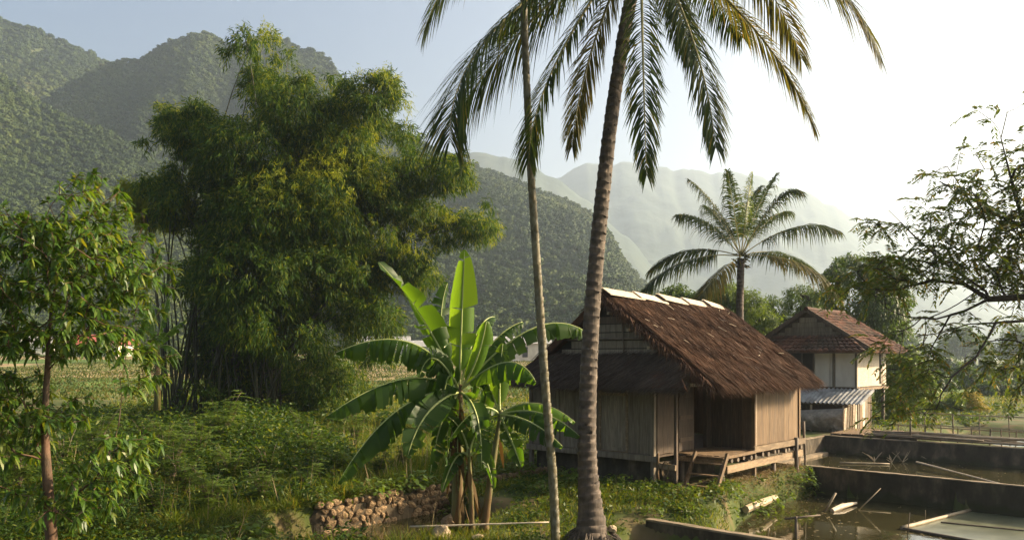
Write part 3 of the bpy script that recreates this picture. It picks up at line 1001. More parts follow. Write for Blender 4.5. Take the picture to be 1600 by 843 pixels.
# gable triangle boards above the skirt roof
RT, RZ = 1.4, 4.62
def half(z):
    return (RZ - z) / (RZ - 2.28) * 3.0
gb = obj("gable_backing", (lambda q: (q.add([(.12, RT - half(3.0), 3.0), (.12, RT + half(3.0), 3.0), (.12, RT, RZ - .1), (.16, RT - half(3.0), 3.0), (.16, RT + half(3.0), 3.0), (.16, RT, RZ - .1)], [[0, 2, 1], [3, 4, 5]], [[0, 1, 4, 3], [1, 2, 5, 4], [2, 0, 3, 5]]), q)[1])(Geo()), M_dark, hut)  # near-black sheet gives the hole under the ridge its shade by colour
z = 3.08
while z < 4.1:
    hh = half(z + .2) - .06
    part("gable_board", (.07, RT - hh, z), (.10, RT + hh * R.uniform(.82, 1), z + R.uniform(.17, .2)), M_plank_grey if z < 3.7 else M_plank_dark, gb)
    z += .205
for z0 in (3.06, 3.5):
    ppole("gable_bar", (.03, RT - half(z0) + .05, z0), (.03, RT + half(z0) - .05, z0 + .02), .028, M_pole_dark)
ppole("gable_bar", (.02, -.05, 3.02), (.02, .25, 3.62), .022, M_pole)
ppole("gable_bar", (.02, .9, 3.02), (.02, .95, 3.9), .02, M_pole_dark)
# roof: thick thatch slabs, straws laid over them and a board-capped ridge
def slab(name, e0, e1, r0, r1, th, mat, nu=60, nv=26, bump=.05, seed=1):
    """thatch slope from the eave edge e0-e1 up to r0-r1, with an uneven face"""
    e0, e1, r0, r1 = [np.array(q, float) for q in (e0, e1, r0, r1)]
    nrm = np.cross(e1 - e0, r0 - e0)
    nrm /= np.linalg.norm(nrm)
    if nrm[2] < 0:
        nrm = -nrm
    u, v = np.meshgrid(np.linspace(0, 1, nu), np.linspace(0, 1, nv), indexing='ij')
    u3, v3 = u[..., None], v[..., None]
    base = (e0 * (1 - u3) + e1 * u3) * (1 - v3) + (r0 * (1 - u3) + r1 * u3) * v3
    L = np.linalg.norm(e1 - e0)
    ln = bump * (fbm(u * L * 2.2, v * 3, seed) - .5) * 2 + .02 * (fbm(u * L * 12, v * 4, seed + 5) - .5)
    ragged = (.10 * (fbm(u * L * 5, v * 0, seed + 8) - .5) * np.clip(1 - v * 6, 0, 1))[..., None]
    down = (e0 - r0) / np.linalg.norm(e0 - r0)
    topv = base + nrm * (th + ln)[..., None] + down * ragged
    g = Geo()
    g.grid(topv)
    g.grid(base[:, ::-1])
    for edge_t, edge_b in ((topv[0], base[0]), (base[-1], topv[-1]), (base[:, 0], topv[:, 0]), (topv[:, -1], base[:, -1])):
        g.grid(np.stack([edge_t, edge_b], 0))
    o = obj(name, g, mat, hut)
    return o, (e0, e1, r0, r1, nrm, th, down, L)
def straws(info, n, mat, parent, seed, ln=(.3, .65), w=(.012, .024), lift=.05, fringe=900):
    e0, e1, r0, r1, nrm, th, down, L = info
    rg = np.random.default_rng(seed)
    m = n + fringe
    u = rg.uniform(0, 1, m)
    v = np.concatenate([rg.uniform(-.01, .98, n), rg.uniform(-.035, .05, fringe)])
    base = (e0 * (1 - u[:, None]) + e1 * u[:, None]) * (1 - v[:, None]) + (r0 * (1 - u[:, None]) + r1 * u[:, None]) * v[:, None]
    bump = .07 * (fbm(u * L * 2.2, v * 3, 1) - .5) * 2
    hh = th + bump + rg.uniform(-.005, lift, m)
    hh[n:] = rg.uniform(0, th + .02, fringe)
    p = base + nrm * hh[:, None]
    side = (e1 - e0) / np.linalg.norm(e1 - e0)
    d = down + side * rg.normal(0, .16, (m, 1)) + nrm * rg.normal(.02, .07, (m, 1))
    d[n:] += np.array([0, 0, -1]) * rg.uniform(0, .5, (fringe, 1))
    Ls = rg.uniform(*ln, m)
    Ls[n:] *= rg.uniform(.25, .85, fringe)
    g = Geo()
    g.leaves(p - d * Ls[:, None] * .4, d, nrm + rg.normal(0, .5, (m, 3)), Ls, rg.uniform(*w, m), rg.uniform(0, .12, m), simple=True)
    o = obj("thatch_straws", g, mat, parent, kind="stuff")
    return o
EZ = 2.31
rf, inf = slab("front_thatch", (-.12, -1.60, EZ), (5.66, -1.60, EZ), (-.14, RT, RZ - .14), (5.95, RT, RZ - .22), .17, M_thatch, 90, 30, .07, 1)
straws(inf, 36000, M_straw, rf, 3, (.3, .75), (.007, .014), .06, 6000)
rb, inb = slab("rear_thatch", (5.66, 4.32, EZ), (-.12, 4.32, EZ), (5.95, RT + .02, RZ - .22), (-.14, RT + .02, RZ - .14), .17, M_thatch, 60, 20, .05, 4)
straws(inb, 2500, M_straw, rb, 5)
sk, ins = slab("gable_skirt_thatch", (-.78, 4.25, EZ - .02), (-.78, -1.36, EZ - .02), (.02, 3.35, 3.04), (.02, -.5, 3.04), .12, M_thatch, 60, 14, .05, 6)
straws(ins, 9000, M_straw_grey, sk, 7, (.3, .6), (.008, .016), .05, 1800)
# straggling fringe along the near verge
g = Geo()
rg = np.random.default_rng(77)
m = 1500
v = rg.uniform(0, 1, m)
pp = np.stack([-.14 + rg.uniform(-.08, .05, m), -1.60 + (RT + 1.60) * v, EZ + (RZ - .14 - EZ) * v + rg.uniform(.0, .19, m)], -1)
dd = np.stack([rg.uniform(-.8, -.1, m), -.55 + rg.normal(0, .25, m), -.6 + rg.normal(0, .25, m)], -1)
g.leaves(pp, dd, rg.normal(size=(m, 3)), rg.uniform(.12, .34, m), rg.uniform(.012, .024, m), .3, simple=True)
obj("verge_straws", g, M_straw, hut, kind="stuff")
g = Geo()
for q in range(26):
    a, v = R.uniform(.1, 5.6), R.uniform(.1, .9)
    p = np.array([a, -1.60 + 3.0 * v, EZ + 2.14 * v + .27])
    d = np.array([R.uniform(-1, 1), -.79 * R.uniform(.2, 1), -.61 * R.uniform(.2, 1)])
    d /= np.linalg.norm(d)
    p2 = p + d * R.uniform(.12, .3)
    g.tube([p, (p + p2) / 2 + [0, 0, .01], p2 + [0, 0, .01]], .009, 4)
obj("loose_straws", g, M_straw_pale, hut, kind="stuff")
for q in range(5):
    part("verge_purlin", (-.3, -1.2 + q * .58, EZ + .10 + q * .43 - .02), (.3, -1.14 + q * .58, EZ + .15 + q * .43), M_pole)
rd = obj("ridge_cap", (lambda q: (q.tube([(-.12, RT, RZ + .0), (3, RT, RZ - .04), (5.9, RT, RZ - .10)], .11, 8), q)[1])(Geo()), M_thatch, hut)
for a0, a1, dz, tilt in ((-.22, 1.35, .02, .03), (1.15, 2.5, -.01, .05), (2.32, 3.75, .0, .05), (3.6, 4.9, -.03, .04), (4.8, 5.9, -.05, .06)):
    for sgn in (-1, 1):
        z0, z1 = RZ + .13 + dz + tilt, RZ + .13 + dz - tilt
        y0 = RT + sgn * .012
        y1 = RT + sgn * .27
        g = Geo()
        top = [(a0, y0, z0), (a1, y0, z1), (a1, y1, z1 - .17), (a0, y1, z0 - .17)]
        g.add([np.array(c) for c in top] + [np.array(c) - [0, 0, .025] for c in top], [[0, 1, 2, 3], [7, 6, 5, 4], [0, 4, 5, 1], [1, 5, 6, 2], [2, 6, 7, 3], [3, 7, 4, 0]])
        obj("ridge_board", g, M_slat_pale, rd)
# ladder
lad = thing("ladder", "short wooden ladder leaning on the hut's dark porch", "ladder", (OX, OY, 0), HUT_ROT)
for t0 in (-.62, -1.46):
    pbeam("stringer", (.28, t0, -.12), (.86, t0, FZ + .08), .06, .10, M_plank, lad, (1, 0, 0))
for i in range(3):
    q = .17 + i * .28
    pbeam("rung", (.28 + .58 * q, -1.43, -.12 + .9 * q), (.28 + .58 * q, -.65, -.12 + .9 * q), .13, .03, M_plank, lad)
# ------------------------------------------------------------------ tiled house behind
H2 = np.array([14.2, 33.0, 0.0])
hs2 = thing("stilt_house", "pale walled stilt house with rusty tiled roof behind the hut", "house", H2, HUT_ROT)
f2 = 1.78
def part2(name, mn, mx, mat, parent=hs2, jit=.004):
    return part(name, mn, mx, mat, parent, jit)
part2("floor", (0, 0, f2 - .12), (3.7, 4.1, f2 - .004), M_plank_dark)
part2("gable_wall", (0.06, .05, f2), (.14, 4.05, 3.35), M_plaster)
for t0, t1 in ((.06, .86), (.98, 1.06), (1.1, 1.72), (2.85, 3.45), (3.5, 4.05)):
    part2("wall_panel", (.02, t0, f2 + .02), (.05, t1, 3.33), M_plaster)
wd = part2("window", (-.0, 1.78, f2 + .02), (.055, 2.78, 3.3), M_dark)
for t0, t1, z0, z1 in ((1.74, 1.80, f2 + .02, 3.3), (2.76, 2.83, f2 + .02, 3.3), (2.25, 2.30, f2 + .02, 3.3), (1.80, 2.25, 2.25, 2.32), (2.3, 2.76, 2.25, 2.32)):
    part2("frame", (-.03, t0, z0), (-.004, t1, z1), M_plank_dark, wd)
part2("pane", (-.02, 2.32, 2.36), (-.008, 2.52, 2.75), M_fibro, wd)
part2("post", (-.03, .87, .0), (.045, .97, 3.33), M_plank_grey)
part2("post", (-.04, -.04, -.1), (.05, .045, 3.36), M_plank_grey)
part2("post", (-.04, 4.06, -.1), (.05, 4.14, 3.36), M_plank_grey)
part2("side_wall", (.1, .03, f2), (3.65, .1, 3.35), M_slat_pale)
for i in range(8):
    if i != 6:
        part2("wall_plank", (.06 + i * .455, -.0, f2 + .02), (.06 + i * .455 + .445, .026, 3.33), M_slat_pale)
part2("shutter", (.06 + 6 * .455, -.0, f2 + .1), (.06 + 6 * .455 + .16, .02, 3.2), M_dark)
part2("shutter", (.06 + 6 * .455 + .17, -.02, f2 + .1), (.06 + 6 * .455 + .44, .018, 3.2), M_plank_grey)
part2("rear_wall", (.1, 4.0, f2), (3.65, 4.08, 3.35), M_plaster)
part2("far_wall", (3.66, .05, f2), (3.72, 4.05, 3.35), M_plaster)
part2("deck_edge", (-.05, -.14, f2 - .12), (3.72, -.03, f2 - .04), M_beam)
for a, t0 in ((.1, .1), (1.9, .1), (3.6, .1), (.1, 4.0), (3.8, 4.0), (1.9, 4.0)):
    ppole("stilt", (a, t0, -.2), (a, t0, f2 - .1), .07, M_pole_dark, hs2)
R2T, R2Z = 2.05, 5.02
def tiles(name, e0, e1, r0, r1, rows, cols, parent):
    """courses of overlapping half-round tiles"""
    e0, e1, r0, r1 = [np.array(q, float) for q in (e0, e1, r0, r1)]
    nrm = np.cross(e1 - e0, r0 - e0)
    nrm /= np.linalg.norm(nrm)
    if nrm[2] < 0:
        nrm = -nrm
    under = Geo()
    under.add([e0, e1, r1, r0, e0 - nrm * .06, e1 - nrm * .06, r1 - nrm * .06, r0 - nrm * .06], [[0, 1, 2, 3], [7, 6, 5, 4], [0, 4, 5, 1], [1, 5, 6, 2], [2, 6, 7, 3], [3, 7, 4, 0]])
    base = obj(name, under, M_plank_dark, parent)
    g = Geo()
    for i in range(rows):
        va, vb = i / rows - .012, (i + 1.12) / rows
        for j in range(cols):
            ua, ub = j / cols, (j + .97) / cols
            q = []
            for v, lift in ((va, .075), (min(vb, 1.0), .02)):
                for w in (0, .28, .72, 1):
                    u = ua + (ub - ua) * w
                    p = (e0 * (1 - u) + e1 * u) * (1 - v) + (r0 * (1 - u) + r1 * u) * v
                    q.append(p + nrm * (lift + (.045 if w in (.28, .72) else 0) + R.uniform(-.008, .008)))
            for w in (0, .28, .72, 1):
                u = ua + (ub - ua) * w
                q.append((e0 * (1 - u) + e1 * u) * (1 - va) + (r0 * (1 - u) + r1 * u) * va + nrm * .005)
            g.add(q, [[0, 1, 5, 4], [1, 2, 6, 5], [2, 3, 7, 6], [8, 9, 1, 0], [9, 10, 2, 1], [10, 11, 3, 2]])
    obj("tiles", g, M_tile, base, kind="stuff")
    return base
tiles("roof_slope", (-.25, -.75, 3.22), (4.5, -.75, 3.22), (-.05, R2T, R2Z), (4.3, R2T, R2Z), 13, 22, hs2)
tiles("roof_slope", (4.5, 4.85, 3.22), (-.25, 4.85, 3.22), (4.3, R2T + .02, R2Z), (-.05, R2T + .02, R2Z), 13, 22, hs2)
tiles("skirt_roof", (-.85, 4.75, 3.24), (-.85, -.7, 3.24), (.06, 3.75, 3.92), (.06, .3, 3.92), 5, 22, hs2)
g = Geo()
g.add([(.12, .3, 3.85), (.12, 3.8, 3.85), (.12, R2T, R2Z - .1), (.17, .3, 3.85), (.17, 3.8, 3.85), (.17, R2T, R2Z - .1)], [[0, 2, 1], [3, 4, 5]], [[0, 1, 4, 3], [1, 2, 5, 4], [2, 0, 3, 5]])
gb2 = obj("gable_boarding", g, M_plank_dark, hs2)
for i in range(4):
    z = 3.9 + i * .21
    hw = (R2Z - z - .25) / (R2Z - 3.22) * 2.8
    part2("gable_board", (.08, R2T - hw, z), (.115, R2T + hw, z + .2), M_plank_grey, gb2)
for sg in (-1, 1):
    pbeam("bargeboard", (-.12, R2T, R2Z + .04), (-.2, R2T + sg * 2.85, 3.24), .05, .16, M_plank_dark, hs2)
g = Geo()
g.tube([(-.15, R2T, R2Z + .08), (2, R2T, R2Z + .05), (4.35, R2T, R2Z + .08)], .1, 8)
obj("ridge_cap", g, M_tile, hs2)

# animal pen with its corrugated lean-to in front of the house
pen = thing("animal_pen", "low slatted pen under a corrugated lean-to roof before the house", "pen", H2, HUT_ROT)
nu = 96
u = np.linspace(-.75, 3.9, nu)
V = np.zeros((nu, 6, 3))
for j, q in enumerate(np.linspace(0, 1, 6)):
    V[:, j] = np.stack([np.full(nu, -.05 - 1.55 * q), u, 1.72 - .52 * q + .035 * np.sin(u * 2 * math.pi / .177) + .01 * rng.normal(size=1)], -1)
g = Geo()
g.grid(V)
g.grid((V - [0, 0, .012])[:, ::-1])
cr_ = obj("corrugated_roof", g, M_fibro, pen, smooth_=True)
for t0 in (.0, 1.3, 2.6, 3.8):
    ppole("post", (-1.45, t0, -.15), (-1.45, t0, 1.2), .045, M_pole, pen)
ppole("eave_pole", (-1.5, -.2, 1.14), (-1.5, 4.0, 1.14), .035, M_pole_dark, pen)
for i in range(11):
    ppole("slat", (-1.42, 1.7, .08 + i * .095), (-1.42, 3.8, .08 + i * .095 + R.uniform(-.015, .015)), .026, M_pole, pen, 6)
for i in range(6):
    ppole("upright", (-1.47, 1.75 + i * .4, .0), (-1.47, 1.75 + i * .4, 1.15), .018, M_pole, pen, 5)
for i in range(9):
    part("side_board", (-1.4 + i * .34, -.03, -.1 + .03 * (i % 3)), (-1.4 + i * .34 + .32, .0, min(1.62, 1.0 + .12 * i)), [M_slat_pale, M_plank_grey, M_plank][i % 3], pen, .02)
part("inner_back", (-.1, 0, 0), (-.06, 3.8, 1.6), M_plank_dark, pen)
for q in range(5):
    ppole("brace", (-1.5 + .3 * q, -.15, .05), (-1.2 + .25 * q, -.12, 1.1 + .1 * q), .022, M_pole, pen, 5)
# tarpaulin hung over the pen's front rail
g = Geo()
nu, nv = 60, 26
V = np.zeros((nu, nv, 3))
for i, uu in enumerate(np.linspace(0, 1, nu)):
    for j, vv in enumerate(np.linspace(0, 1, nv)):
        f_ = float(fbm(np.array(uu * 5 + vv * .8), np.array(vv * 1.6), 4, 3)) - .5
        f2_ = abs(float(fbm(np.array(uu * 11 - vv * 2), np.array(vv * 3), 9, 3)) - .5)
        V[i, j] = (-1.54 - .30 * math.sin(math.pi * vv ** .8) * (.5 + math.sin(math.pi * uu) * .6) + .30 * f_ * vv ** .5 + .12 * f2_, -.05 + uu * 1.9 + .05 * f_, 1.0 - .16 * uu - 1.0 * vv * (.95 + .1 * f_) + (.16 * uu) * vv)
g.grid(V)
g.grid((V + [.02, 0, 0])[:, ::-1])
bun = link("tarpaulin", g.mesh("tarpaulin", None, True), M_tarp, None, [float(c) for c in H2])
bun.rotation_euler = (0, 0, HUT_ROT)
tag(bun, "crumpled grey tarpaulin hung over the front of the slatted pen", "tarpaulin")

# plank deck and bamboo railings on the far pond wall
def hp(a, n, z):
    return world_an(a, n, z)
g = Geo()
dk = thing("plank_deck", "low sunlit deck of loose planks beside the pen", "deck", hp(15.4, .6, 0))
for i in range(7):
    g = Geo()
    n0 = -1.2 + i * .42
    g.beam(hp(14.6, n0, .10 + R.uniform(0, .04)), hp(16.9, n0 + R.uniform(-.1, .1), .12 + R.uniform(0, .05)), .38, .03)
    obj("plank", g, M_plank, dk, True)
for i in range(3):
    g = Geo()
    g.tube([hp(14.7 + i, -1.4, .05), hp(14.7 + i, 1.7, .06)], .04, 6)
    obj("bearer", g, M_pole_dark, dk, True)
def railing(name, label, a, n0, n1, zb, heights, step, slope=0.0):
    t = thing(name, label, "railing", hp(a, (n0 + n1) / 2, zb))
    n = n0
    while n <= n1:
        g = Geo()
        top = max(heights) + .06
        g.tube([hp(a + R.uniform(-.03, .03), n, zb - .3), hp(a + R.uniform(-.04, .04), n + R.uniform(-.05, .05), zb + top - slope * (n - n0))], R.uniform(.018, .03), 6)
        obj("post", g, M_pole_dark, t, True)
        n += step * R.uniform(.8, 1.2)
    for hgt in heights:
        g = Geo()
        k = np.linspace(0, 1, 12)
        pts = np.array([hp(a + .03 + R.uniform(-.02, .02), n0 - .3 + (n1 - n0 + .6) * q, zb + hgt - slope * (n1 - n0) * q + R.uniform(-.015, .015)) for q in k])
        g.tube(pts, .026, 6)
        obj("rail", g, M_pole, t, True)
    return t
railing("bamboo_railing", "low bamboo railing along the far pond wall", 15.2, .9, 9.5, -.05, (.26, .56), .45)
railing("bamboo_railing", "taller bamboo railing behind the low one, over the paddy", 17.4, 1.2, 10, -.1, (.5, .95), .9)
for i in range(18):
    n0 = R.uniform(-.4, 3.6)
    ln = R.uniform(1.5, 4)
    z0 = .10 + .05 * (i // 5) + R.uniform(0, .05)
    a0 = 14.45 + R.uniform(-.12, .55)
    pole(hp(a0, n0, z0), hp(a0 + R.uniform(-.35, .3), n0 + ln, z0 + R.uniform(-.02, .07)), R.uniform(.03, .05), "bamboo pole lying in the loose pile on the far pond wall", group="poles piled on the far pond wall", mat=[M_pole, M_pole_dark, M_pole][i % 3])
b = hp(14.6, 1.5, .0)
pole(b, b + [0, 0, 1.05], .035, "dark upright stake beside the sunlit plank deck", "stake", mat=M_pole_dark, name="stake")

# ------------------------------------------------------------------ rubble wall, rocks
sw = thing("rubble_wall", "low rubble stone wall along the ditch behind the banana plants", "wall", wall_pt(0, 0, -.6))
g = Geo()
k = 90
V = np.zeros((k, 4, 3))
for i, s_ in enumerate(np.linspace(-1.2, 6.3, k)):
    tz = .12 + .04 * math.sin(s_ * 3) + .03 * math.sin(s_ * 7.3)
    fd = float(smooth((s_ + 1.25) / .6))
    tz -= .35 * (1 - fd)
    V[i] = [wall_pt(s_, .255 * fd, -.9), wall_pt(s_, .225 * fd + R.uniform(-.015, .015), tz), wall_pt(s_, -.1, tz + .02), wall_pt(s_, -.14, -.6)]
g.grid(V)
obj("wall_core", g, M_mortar, sw, True)
stone_meshes = []
def rock_geo(seed, rough=.25, n=3):
    rg = np.random.default_rng(seed)
    import bmesh
    bm = bmesh.new()
    bmesh.ops.create_icosphere(bm, subdivisions=n, radius=1)
    v = np.array([x.co for x in bm.verts])
    f = np.array([[q.index for q in p.verts] for p in bm.faces])
    bm.free()
    pl = rg.normal(size=(12, 3))
    pl /= np.linalg.norm(pl, axis=1, keepdims=True)
    for p in pl:
        d = v @ p
        lim = rg.uniform(.55, .82)
        v = v - np.clip(d - lim, 0, None)[:, None] * p
    v *= (1 + rough * (vnoise(v[:, 0] * 2.5 + seed, v[:, 1] * 2.5 + v[:, 2] * 1.7, seed) - .5))[:, None]
    g = Geo()
    g.add(v, f)
    return g
for q in range(6):
    me = rock_geo(200 + q, .35, 2).mesh("stone", None, True)
    me.materials.append(M_stone)
    stone_meshes.append(me)
row, cnt = 0, 0
z0 = -.47
while z0 < .10:
    hh = R.uniform(.11, .15)
    s0 = -1.0 + R.uniform(0, .4)
    while s0 < 6.2:
        w = R.uniform(.09, .27)
        if R.random() < .10:
            s0 += w
            continue
        o = link("stone", stone_meshes[cnt % 6], None, sw)
        o.location = [float(c) for c in wall_pt(s0 + w / 2, .225 + R.uniform(-.03, .03), z0 + hh / 2 + R.uniform(-.025, .025)) - np.array(sw.location)]
        o.scale = (w * R.uniform(.60, .78), .075, hh * R.uniform(.62, .82))
        o.rotation_euler = (R.uniform(-.12, .12), R.uniform(-.5, .5), HUT_ROT + R.uniform(-.12, .12))
        cnt += 1
        s0 += w
    z0 += hh
for q, (px, py, Y, sc, lb) in enumerate(((690, 832, 14.9, (.26, .2, .17), "pale jagged rock at the foot of the banana plants"), (700, 815, 15.4, (.17, .16, .16), "rounded brown boulder behind the pale jagged rock"), (745, 838, 14.8, (.14, .12, .07), "flat grey stone between banana and thin palm trunk"), (956, 825, 14.6, (.13, .1, .08), "small pale stone beside the thick palm's foot"))):
    p = P(px, py, Y)
    o = link("rock", rock_geo(300 + q, .6, 3).mesh("rock"), M_rock if q != 1 else M_stone, None, [float(c) for c in p])
    o.scale = sc
    o.rotation_euler = (R.uniform(-.3, .3), R.uniform(-.3, .3), R.uniform(0, 3))
    tag(o, lb, "rock")
p = P(760, 815, 15.0)
pole(P(640, 822, 15.1), P(858, 815, 15.0), .018, "thin pale bamboo cane lying on the ground between the stems", "cane", name="bamboo_cane", mat=M_slat_pale, nodes=False)
g = Geo()
g.tube([P(1165, 795, 18.6), P(1190, 785, 19.2), P(1212, 776, 20.2)], [.09, .1, .07], 8)
single("fallen_log", g, M_pole, "pale log lying on the grassy bank by the water", "log", P(1165, 795, 18.6))
# ------------------------------------------------------------------ palms
def bez(p0, p1, p2, n):
    t = np.linspace(0, 1, n)[:, None]
    return (1 - t) ** 2 * p0 + 2 * t * (1 - t) * p1 + t * t * p2
def frond(parent, C, K, T, mat, n=62, lmax=.95, w=.055, droop=.75, r0=.035, seed=0, spread=.8):
    """pinnate palm leaf on the curve C-K-T; leaflets hang by their own weight"""
    rg = np.random.default_rng(seed)
    c = bez(C, K, T, 200)
    tan = np.gradient(c, axis=0)
    tan /= np.linalg.norm(tan, axis=1, keepdims=True)
    s = np.linspace(.2, .995, n)
    g = Geo()
    for sgn in (-1, 1):
        ss = np.clip(s + rg.uniform(-.004, .004, n), 0, 1)
        idx = (ss * 199).astype(int)
        p, t = c[idx], tan[idx]
        side = np.cross(t, np.array([0, 0, 1.0]))
        nn = np.linalg.norm(side, axis=1, keepdims=True)
        side = np.where(nn > .15, side / (nn + 1e-9), np.array([[1.0, 0, 0]]))
        upv = np.cross(side, t)
        q = (ss - .16) / .84
        L = lmax * np.clip(np.sin(math.pi * (.16 + .76 * q)) ** .75, .15, 1) * rg.uniform(.85, 1.1, n)
        d = t * (.35 + .55 * q[:, None]) + side * sgn * spread * (1 - .35 * q[:, None]) + upv * .22 + rg.normal(0, .07, (n, 3))
        d /= np.linalg.norm(d, axis=1, keepdims=True)
        wv = np.cross(d, upv + side * sgn * .3 + rg.normal(0, .25, (n, 3)))
        wv /= np.linalg.norm(wv, axis=1, keepdims=True) + 1e-9
        dr = droop * rg.uniform(.6, 1.35, n)
        pts = []
        for tt, ww in ((0, .35), (.3, 1.0), (.65, .8)):
            cc = p + d * (L * tt)[:, None] * (1 - .25 * dr * tt)[:, None] + np.array([0, 0, -1.0]) * (L * dr * tt ** 1.7)[:, None]
            pts += [cc + wv * w * ww / 2, cc - wv * w * ww / 2]
        cc = p + d * L[:, None] * (1 - .25 * dr)[:, None] + np.array([0, 0, -1.0]) * (L * dr)[:, None]
        pts.append(cc)
        b = np.arange(n)[:, None] * 7
        g.add(np.stack(pts, 1).reshape(-1, 3), b + np.array([[0, 2, 3, 1]]), b + np.array([[2, 4, 5, 3]]), b + np.array([[4, 6, 5]]))
    o = obj("frond", g, mat, parent, True)
    g2 = Geo()
    q = np.linspace(0, 1, 16)
    g2.tube(c[(q * 199).astype(int)], r0 * (1 - .88 * q), 6)
    org = parent.location
    o2 = link("rachis", g2.mesh("rachis", np.array(org), True), M_rachis, o)
    return o
def ringed_trunk(pts, radii, step, k=18, bulge=.045, seed=1):
    """trunk with leaf-scar rings: each ring stands a little proud of the next"""
    rg = np.random.default_rng(seed)
    pts = np.array(pts, float)
    d = np.concatenate([[0], np.cumsum(np.linalg.norm(np.diff(pts, axis=0), axis=1))])
    n = int(d[-1] / step)
    zz, rr = [], []
    for i in range(n):
        w = 1 + bulge * rg.uniform(.4, 1.3)
        for f, m in ((.02, 1.0), (.55, 1.01), (.9, w), (.985, w * .99)):
            zz.append((i + f + rg.uniform(-.02, .02)) * step)
            rr.append(m)
    zz, rr = np.array(zz), np.array(rr)
    ps = np.stack([np.interp(zz, d, pts[:, c]) for c in range(3)], -1)
    ker = np.hanning(31)
    ker /= ker.sum()
    for c in (0, 1):
        ps[:, c] = np.convolve(np.pad(ps[:, c], 15, mode='reflect', reflect_type='odd'), ker, 'valid')
    rad = np.interp(zz, d, radii) * rr
    g = Geo()
    g.tube(ps, rad, k)
    v = g.v[0]
    v += rg.normal(0, .0035, v.shape)
    return g
PY = 14.6
tb = P(926, 836, PY)
crown = P(1003, -112, PY + .3)
pal = thing("coconut_palm", "tall coconut palm with thick ringed trunk leaning in front of the hut", "palm tree", (tb[0], tb[1], tb[2]))
tpx = [(924, 850, .40), (925, 832, .36), (923, 800, .275), (918, 740, .215), (917, 680, .20), (919, 600, .19), (924, 500, .178), (932, 400, .168), (942, 300, .160), (953, 200, .152), (966, 110, .145), (979, 30, .142), (990, -20, .14), (1003, -120, .15)]
tp = [P(a, b, PY + .3 * i / 13) for i, (a, b, c) in enumerate(tpx)]
obj("trunk", ringed_trunk(tp, [c * .82 for _, _, c in tpx], .155, 20, .08), M_trunk, pal, True, True)
g = Geo()
rg = np.random.default_rng(5)
for q in range(60):
    a = rg.uniform(0, 6.28)
    b0 = tb + np.array([math.cos(a) * .33, math.sin(a) * .33, .12 * rg.random()])
    e = tb + np.array([math.cos(a) * rg.uniform(.42, .6), math.sin(a) * rg.uniform(.42, .6), -.12])
    g.tube([b0, (b0 + e) / 2 + [0, 0, .03], e], .012, 4)
obj("roots", g, M_trunk, pal, True, kind="stuff")
FR = [  # control point, tip (pixels of the photograph and depth offsets), yellowing
    ((690, 40, -.8), (703, 222, -1.6), 0, 1.45), ((790, 45, .6), (716, 178, 1.2), 0, 1.35), ((826, 118, -.6), (826, 252, -1.0), 0, .82), ((905, 84, 1.2), (894, 230, 1.8), 1, .7),
    ((1003, 60, -2.4), (1010, 275, -2.8), 0, .62), ((1104, 58, -.9), (1118, 232, -1.4), 0, .8), ((1062, 0, 1.4), (1080, 95, 2.6), 0, .7), ((1206, 30, .4), (1273, 200, .2), 1, .75),
    ((1290, -125, -.6), (1372, 85, -1.2), 1, 1.05), ((1190, -110, 1.4), (1252, 92, 2.0), 1, 1.0), ((740, -190, .3), (662, 50, .5), 0, 1.0), 
    ((860, -30, 2.2), (770, 60, 3.6), 0, .9), ((1120, -20, 2.4), (1160, 60, 3.4), 0, .9),
    ((860, -230, 1.4), (740, -150, 2.4), 0, 1), ((930, -300, -1.2), (850, -320, -2.4), 0, 1), ((1060, -320, .8), (1110, -330, 1.6), 0, 1), ((1130, -250, -1.2), (1240, -180, -2.2), 0, 1), ((1000, -330, .2), (1010, -420, .5), 0, 1), ((830, -160, -2.0), (700, -60, -3.4), 0, 1)]
for i, (k_, t_, old, lm) in enumerate(FR):
    frond(pal, crown + rng.normal(0, .03, 3), P(k_[0], k_[1], PY + k_[2]), P(t_[0], t_[1], PY + t_[2]), M_palm_old if old else M_palm, 140, .92 * lm, .027, .68 if t_[1] > 0 else .5, .035, 900 + i)
for q in range(7):
    a = q * .9
    p = crown + np.array([math.cos(a) * .26, math.sin(a) * .26, -.12 - .1 * (q % 2)])
    o = link("coconut", rock_geo(500 + q, .1, 2).mesh("coconut", None, True), M_palm_old, pal, [float(c) for c in p - np.array(pal.location)])
    o.scale = (.11, .11, .13)

# thin areca palm
AY = 14.3
ab = P(868, 838, AY)
are = thing("areca_palm", "slender straight palm trunk standing beside the thick coconut palm", "palm tree", ab)
apx = [(868, 845, .088), (867, 800, .08), (862, 720, .078), (853, 620, .076), (846, 520, .074), (838, 400, .071), (830, 280, .068), (824, 160, .064), (820, 60, .062), (817, -40, .06), (815, -140, .06), (814, -200, .09), (813, -260, .05)]
obj("trunk", ringed_trunk([P(a, b, AY) for a, b, _ in apx], [c for _, _, c in apx], .19, 12, .07, 3), M_areca, are, True, True)
ac = P(813, -265, AY)
for i in range(9):
    a = i * 6.283 / 9 + .3
    d = np.array([math.cos(a), math.sin(a), 0])
    frond(are, ac, ac + d * .9 + [0, 0, 1.0], ac + d * 1.75 + [0, 0, .35], M_palm, 34, .6, .05, .5, .022, 1200 + i)

